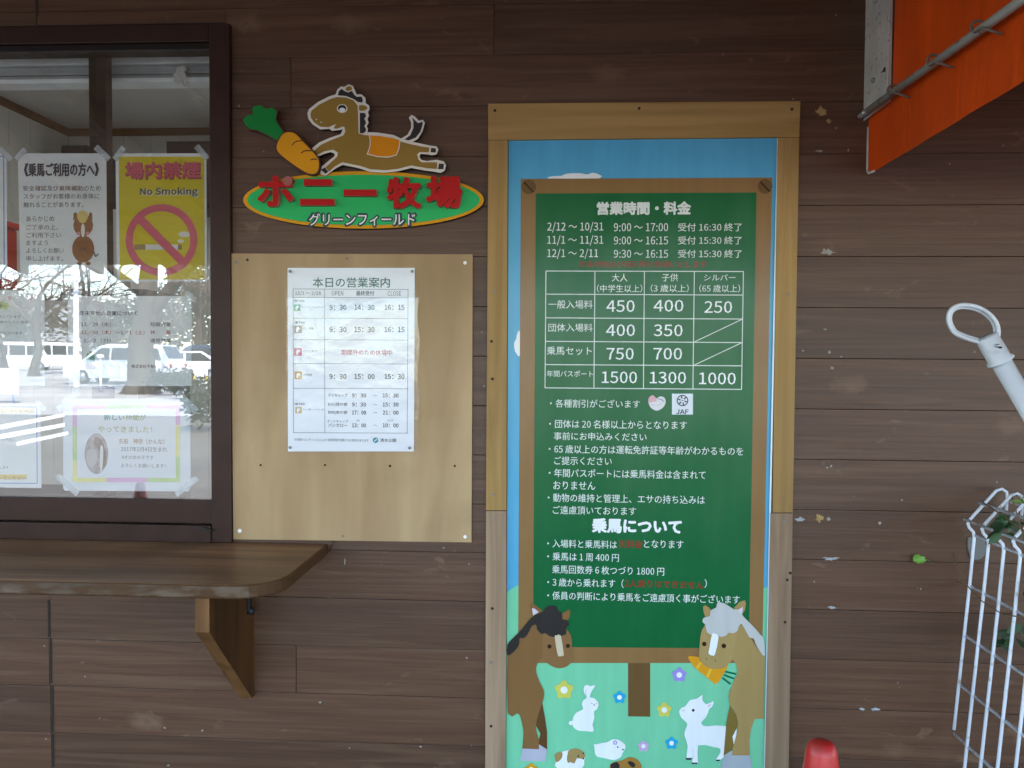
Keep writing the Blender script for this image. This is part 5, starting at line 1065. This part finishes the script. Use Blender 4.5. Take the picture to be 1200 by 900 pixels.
vehicle('parked_car', 'white minivan parked side-on behind the thick tree trunk', bent(148, 31), math.radians(178), 4.7, 1.75, 1.74, MIN, 1.02, P_WV, 'car', MG)
vehicle('parked_car', 'white saloon car parked to the right of the tree trunk', bent(212, 33), math.radians(160), 4.5, 1.7, 1.46, SED, .93, P_WV, 'car', SG)
vehicle('parked_car', 'dark navy minivan at the right of the parked row', bent(243, 37), math.radians(176), 4.7, 1.75, 1.74, MIN, 1.02, P_NV, 'car', MG)
# bare trees
M_BARK = wood('bark', (.035, .027, .021), (.10, .08, .062), 'z', 12, .9); M_TWIG = plain((.11, .082, .062), .9)
def bare_tree(label, loc, h, tr, seed, spread=.9, levels=6, droop=0.0, first=.25):
    r = random.Random(seed); t = thing('bare_tree', label, 'tree', loc, 'bare trees around the car park'); base = Vector(loc)
    qt, qc = MB(), MB(); count = [0]
    def limb(q, p, d, L, rad, lv):
        n = 4 if lv < 2 else 3; path = [p]; rs = [rad]; v = d.copy()
        for k in range(n):
            v = (v + Vector((r.gauss(0, .13), r.gauss(0, .13), r.gauss(.03 - droop * (lv > 2), .09)))).normalized(); path.append(path[-1] + v * L / n); rs.append(rad * (1 - .5 * (k + 1) / n))
        q.tube(path, rs, M_BARK if lv < 2 else M_TWIG, 10 if lv == 0 else 5 if lv < 3 else 3, False)
        if lv >= levels: return
        for k in range(3 if lv else 5):
            f = r.uniform(.35, 1.0); i = min(n - 1, int(f * n)); q0 = path[i].lerp(path[i + 1], f * n - i)
            az = r.uniform(0, 6.28); pv = v.orthogonal().normalized(); pv = (Matrix.Rotation(az, 3, v) @ pv)
            nd = (v * r.uniform(.5, .9) + pv * r.uniform(.5, 1.0) * spread).normalized()
            limb(qc, q0, nd, L * r.uniform(.55, .78), rs[i] * r.uniform(.5, .68), lv + 1)
        limb(qc, path[-1], (v + Vector((r.gauss(0, .2), r.gauss(0, .2), .1))).normalized(), L * .7, rs[-1] * .9, lv + 1)
    qt.tube([base + Vector((0, 0, -.05)), base + Vector((0, 0, .12)), base + Vector((.02, 0, .5))], [tr * 1.75, tr * 1.4, tr * 1.05], M_BARK, 12, False)
    limb(qt, base + Vector((.02, 0, .45)), Vector((r.gauss(0, .04), r.gauss(0, .04), 1)).normalized(), h * .38, tr * 1.05, 0)
    qt.build('trunk', t); qc.build('crown', t); return t
bare_tree('big bare tree with a thick trunk in front of the parked white minivan', bent(166, 24), 13, .45, 21, 1.0, 5, .05)
bare_tree('bare spreading tree over the small white van', bent(40, 38), 11, .22, 5, 1.0, 5, .08)
bare_tree('bare tree behind the white lamp post', bent(100, 42), 11, .22, 8, 1.0, 5, .08)
bare_tree('bare tree at the right end of the parked row', bent(232, 44), 11, .24, 13, 1.0, 5, .08)
bare_tree('bare tree near the left edge of the mirrored lot', bent(5, 30), 10, .2, 31, 1.0, 5, .1)
# evergreens at the back
M_EVG = leaf_mat('evergreen_foliage', (.045, .060, .030)); M_EVB = leaf_mat('brownish_foliage', (.085, .070, .040))
def bushy(name, label, loc, h, rad, mat, seed, n=2600, leaf=.24, cat='tree', group='trees behind the car park', trunk=True):
    r = random.Random(seed); t = thing(name, label, cat, loc, group); b = Vector(loc); q = MB()
    cl = [(Vector((r.gauss(0, rad * .42), r.gauss(0, rad * .42), h * r.uniform(.28, .9))), rad * r.uniform(.28, .5)) for _ in range(16)]
    for k in range(n):
        c, cr_ = r.choice(cl); v = Vector((r.gauss(0, 1), r.gauss(0, 1), r.gauss(0, 1))).normalized() * cr_ * r.uniform(.55, 1.1); p = b + c + v
        a1 = Vector((r.gauss(0, 1), r.gauss(0, 1), r.gauss(0, .6))).normalized(); a2 = a1.orthogonal().normalized(); s_ = leaf * r.uniform(.6, 1.3)
        q.face([p - a1 * s_, p + a2 * s_ * .6, p + a1 * s_, p - a2 * s_ * .6], mat)
    q.build('crown', t)
    if trunk:
        q = MB(); q.tube([b + Vector((0, 0, -.05)), b + Vector((.05, 0, h * .4)), b + Vector((0, .05, h * .8))], [rad * .09, rad * .07, rad * .02], M_BARK, 8); q.build('trunk', t)
    return t
for i, (px, d, h, rad, mt, lab) in enumerate(((236, 62, 8.5, 4.2, M_EVB, 'brownish bushy tree beyond the navy minivan'), (258, 66, 9.5, 4.6, M_EVG, 'dark evergreen at the far right of the row'), (120, 78, 7, 5, M_EVB, 'brown green tree behind the lamp post'), (185, 80, 7.5, 5, M_EVG, 'dark evergreen far behind the thick trunk'), (15, 82, 7.5, 5, M_EVB, 'brown green tree left of the grey building'), (-40, 70, 8, 5, M_EVG, 'dark evergreen beyond the left edge of the window'))):
    bushy('evergreen_tree', lab, bent(px, d), h, rad, mt, 40 + i)
for i, (px, d, lab) in enumerate(((240, 12.5, 'dark green shrub at the right of the window mirror'), (192, 23, 'low dark shrub right of the thick tree trunk'), (215, 21, 'low dark shrub nearest the right end of the mirrored row'))):
    bushy('garden_shrub', lab, bent(px, d), .95 if i else 1.0, .5, M_EVG, 60 + i, 900, .06, 'shrub', 'shrubs by the car park', False)
# grey building across the lot
bb = bent(66, 92); t = thing('grey_building', 'grey two storey building far across the car park', 'building', bb)
M_GB = plain((.34, .37, .40), .8, .2, .08, .4); bw = 7.5
q = MB(); q.box((bb.x - bw / 2 - 3, bb.y - 8, bb.z - .3), (bb.x + bw / 2, bb.y, bb.z + 7.2), M_GB, .02); q.build('wall', t)
q = MB(); q.box((bb.x - bw / 2 - 3.3, bb.y - 8.3, bb.z + 7.205), (bb.x + bw / 2 + .3, bb.y + .3, bb.z + 7.5), plain((.25, .26, .28), .6), .02); q.build('roof', t)
for ix in range(4):
    for iz in range(2):
        x_ = bb.x - bw / 2 - 2.2 + ix * 2.5; z_ = bb.z + 1.0 + iz * 3.1
        q = MB(); q.box((x_ - .06, bb.y + .002, z_ - .06), (x_ + 1.46, bb.y + .05, z_ + 1.36), plain((.5, .5, .5), .5)); wn = q.build('window', t)
        q = MB(); q.box((x_, bb.y + .051, z_), (x_ + 1.4, bb.y + .056, z_ + 1.3), M_CARGLASS); q.build('pane', wn)
q = MB(); q.box((bb.x - bw / 2 - 3, bb.y + .002, bb.z + 3.3), (bb.x + bw / 2, bb.y + .06, bb.z + 3.5), plain((.2, .22, .24), .6)); q.build('string_course', t)
# posts, chain bollards, cone, sign stand
b0 = bent(90, 27); t = thing('lamp_post', 'tall white lamp post between the parked vans', 'lamp post', b0); M_WP = plain((.72, .73, .74), .4)
q = MB(); q.tube([b0, b0 + Vector((0, 0, .1)), b0 + Vector((0, 0, 5.2))], [.13, .11, .085], M_WP, 14); q.build('post', t)
q = MB(); q.tube([b0 + Vector((0, 0, 5.2)), b0 + Vector((0, 0, 5.25)), b0 + Vector((0, 0, 5.5)), b0 + Vector((0, 0, 5.6))], [.1, .25, .22, .05], M_WP, 14); q.build('lamp_head', t)
b0 = bent(118, 24.5); t = thing('hydrant_post', 'thin white post with a rounded cap beside the tree', 'post', b0)
q = MB(); q.tube([b0, b0 + Vector((0, 0, 1.25))], .045, M_WP, 12); q.build('post', t)
q = MB(); q.tube([b0 + Vector((0, 0, 1.22)), b0 + Vector((0, 0, 1.24)), b0 + Vector((0, 0, 1.34)), b0 + Vector((0, 0, 1.37))], [.05, .13, .11, .03], M_WP, 14); q.build('cap', t)
for i, px in enumerate((186, 200, 214, 228, 242)):
    b0 = bent(px, 26); t = thing('chain_bollard', 'white bollard of the chain fence in front of the parked cars', 'bollard', b0, 'white bollards along the car park edge')
    q = MB(); q.tube([b0, b0 + Vector((0, 0, .78)), b0 + Vector((0, 0, .82))], [.055, .05, .02], M_WP, 12); q.build('post', t)
    q = MB(); q.tube([b0 + Vector((0, .06, .42)), b0 + Vector((0, .06, .56))], .07, plain((.7, .45, .02), .4), 10); q.build('reflector', t)
b0 = bent(8, 19); t = thing('sign_stand', 'white board stand at the left of the mirrored forecourt', 'sign', b0)
q = MB(); q.box((b0.x - .45, b0.y - .03, b0.z + .25), (b0.x + .35, b0.y + .03, b0.z + 1.0), plain((.76, .76, .76), .5), .01); q.build('board', t)
for sx in (-.3, .2): q = MB(); q.tube([b0 + Vector((sx, .01, 0)), b0 + Vector((sx, .01, .26))], .025, plain((.15, .25, .45), .5), 10); q.build('leg', t)
b0 = bent(164, 2.45); b0.z = 0; t = thing('forecourt_cone', 'orange cone on the forecourt mirrored at the bottom of the window', 'cone', b0)
q = MB(); lathe(q, b0, [(.14, .03), (.03, .68), (.02, .70), (.0005, .70)], plain((.70, .06, .02), .4)); q.build('cone_body', t)
q = MB(); q.box((b0.x - .19, b0.y - .19, .001), (b0.x + .19, b0.y + .19, .03), M_BLACK, .01); q.build('cone_base', t)

bpy.data.objects.remove(_ko); bpy.data.curves.remove(_kc)
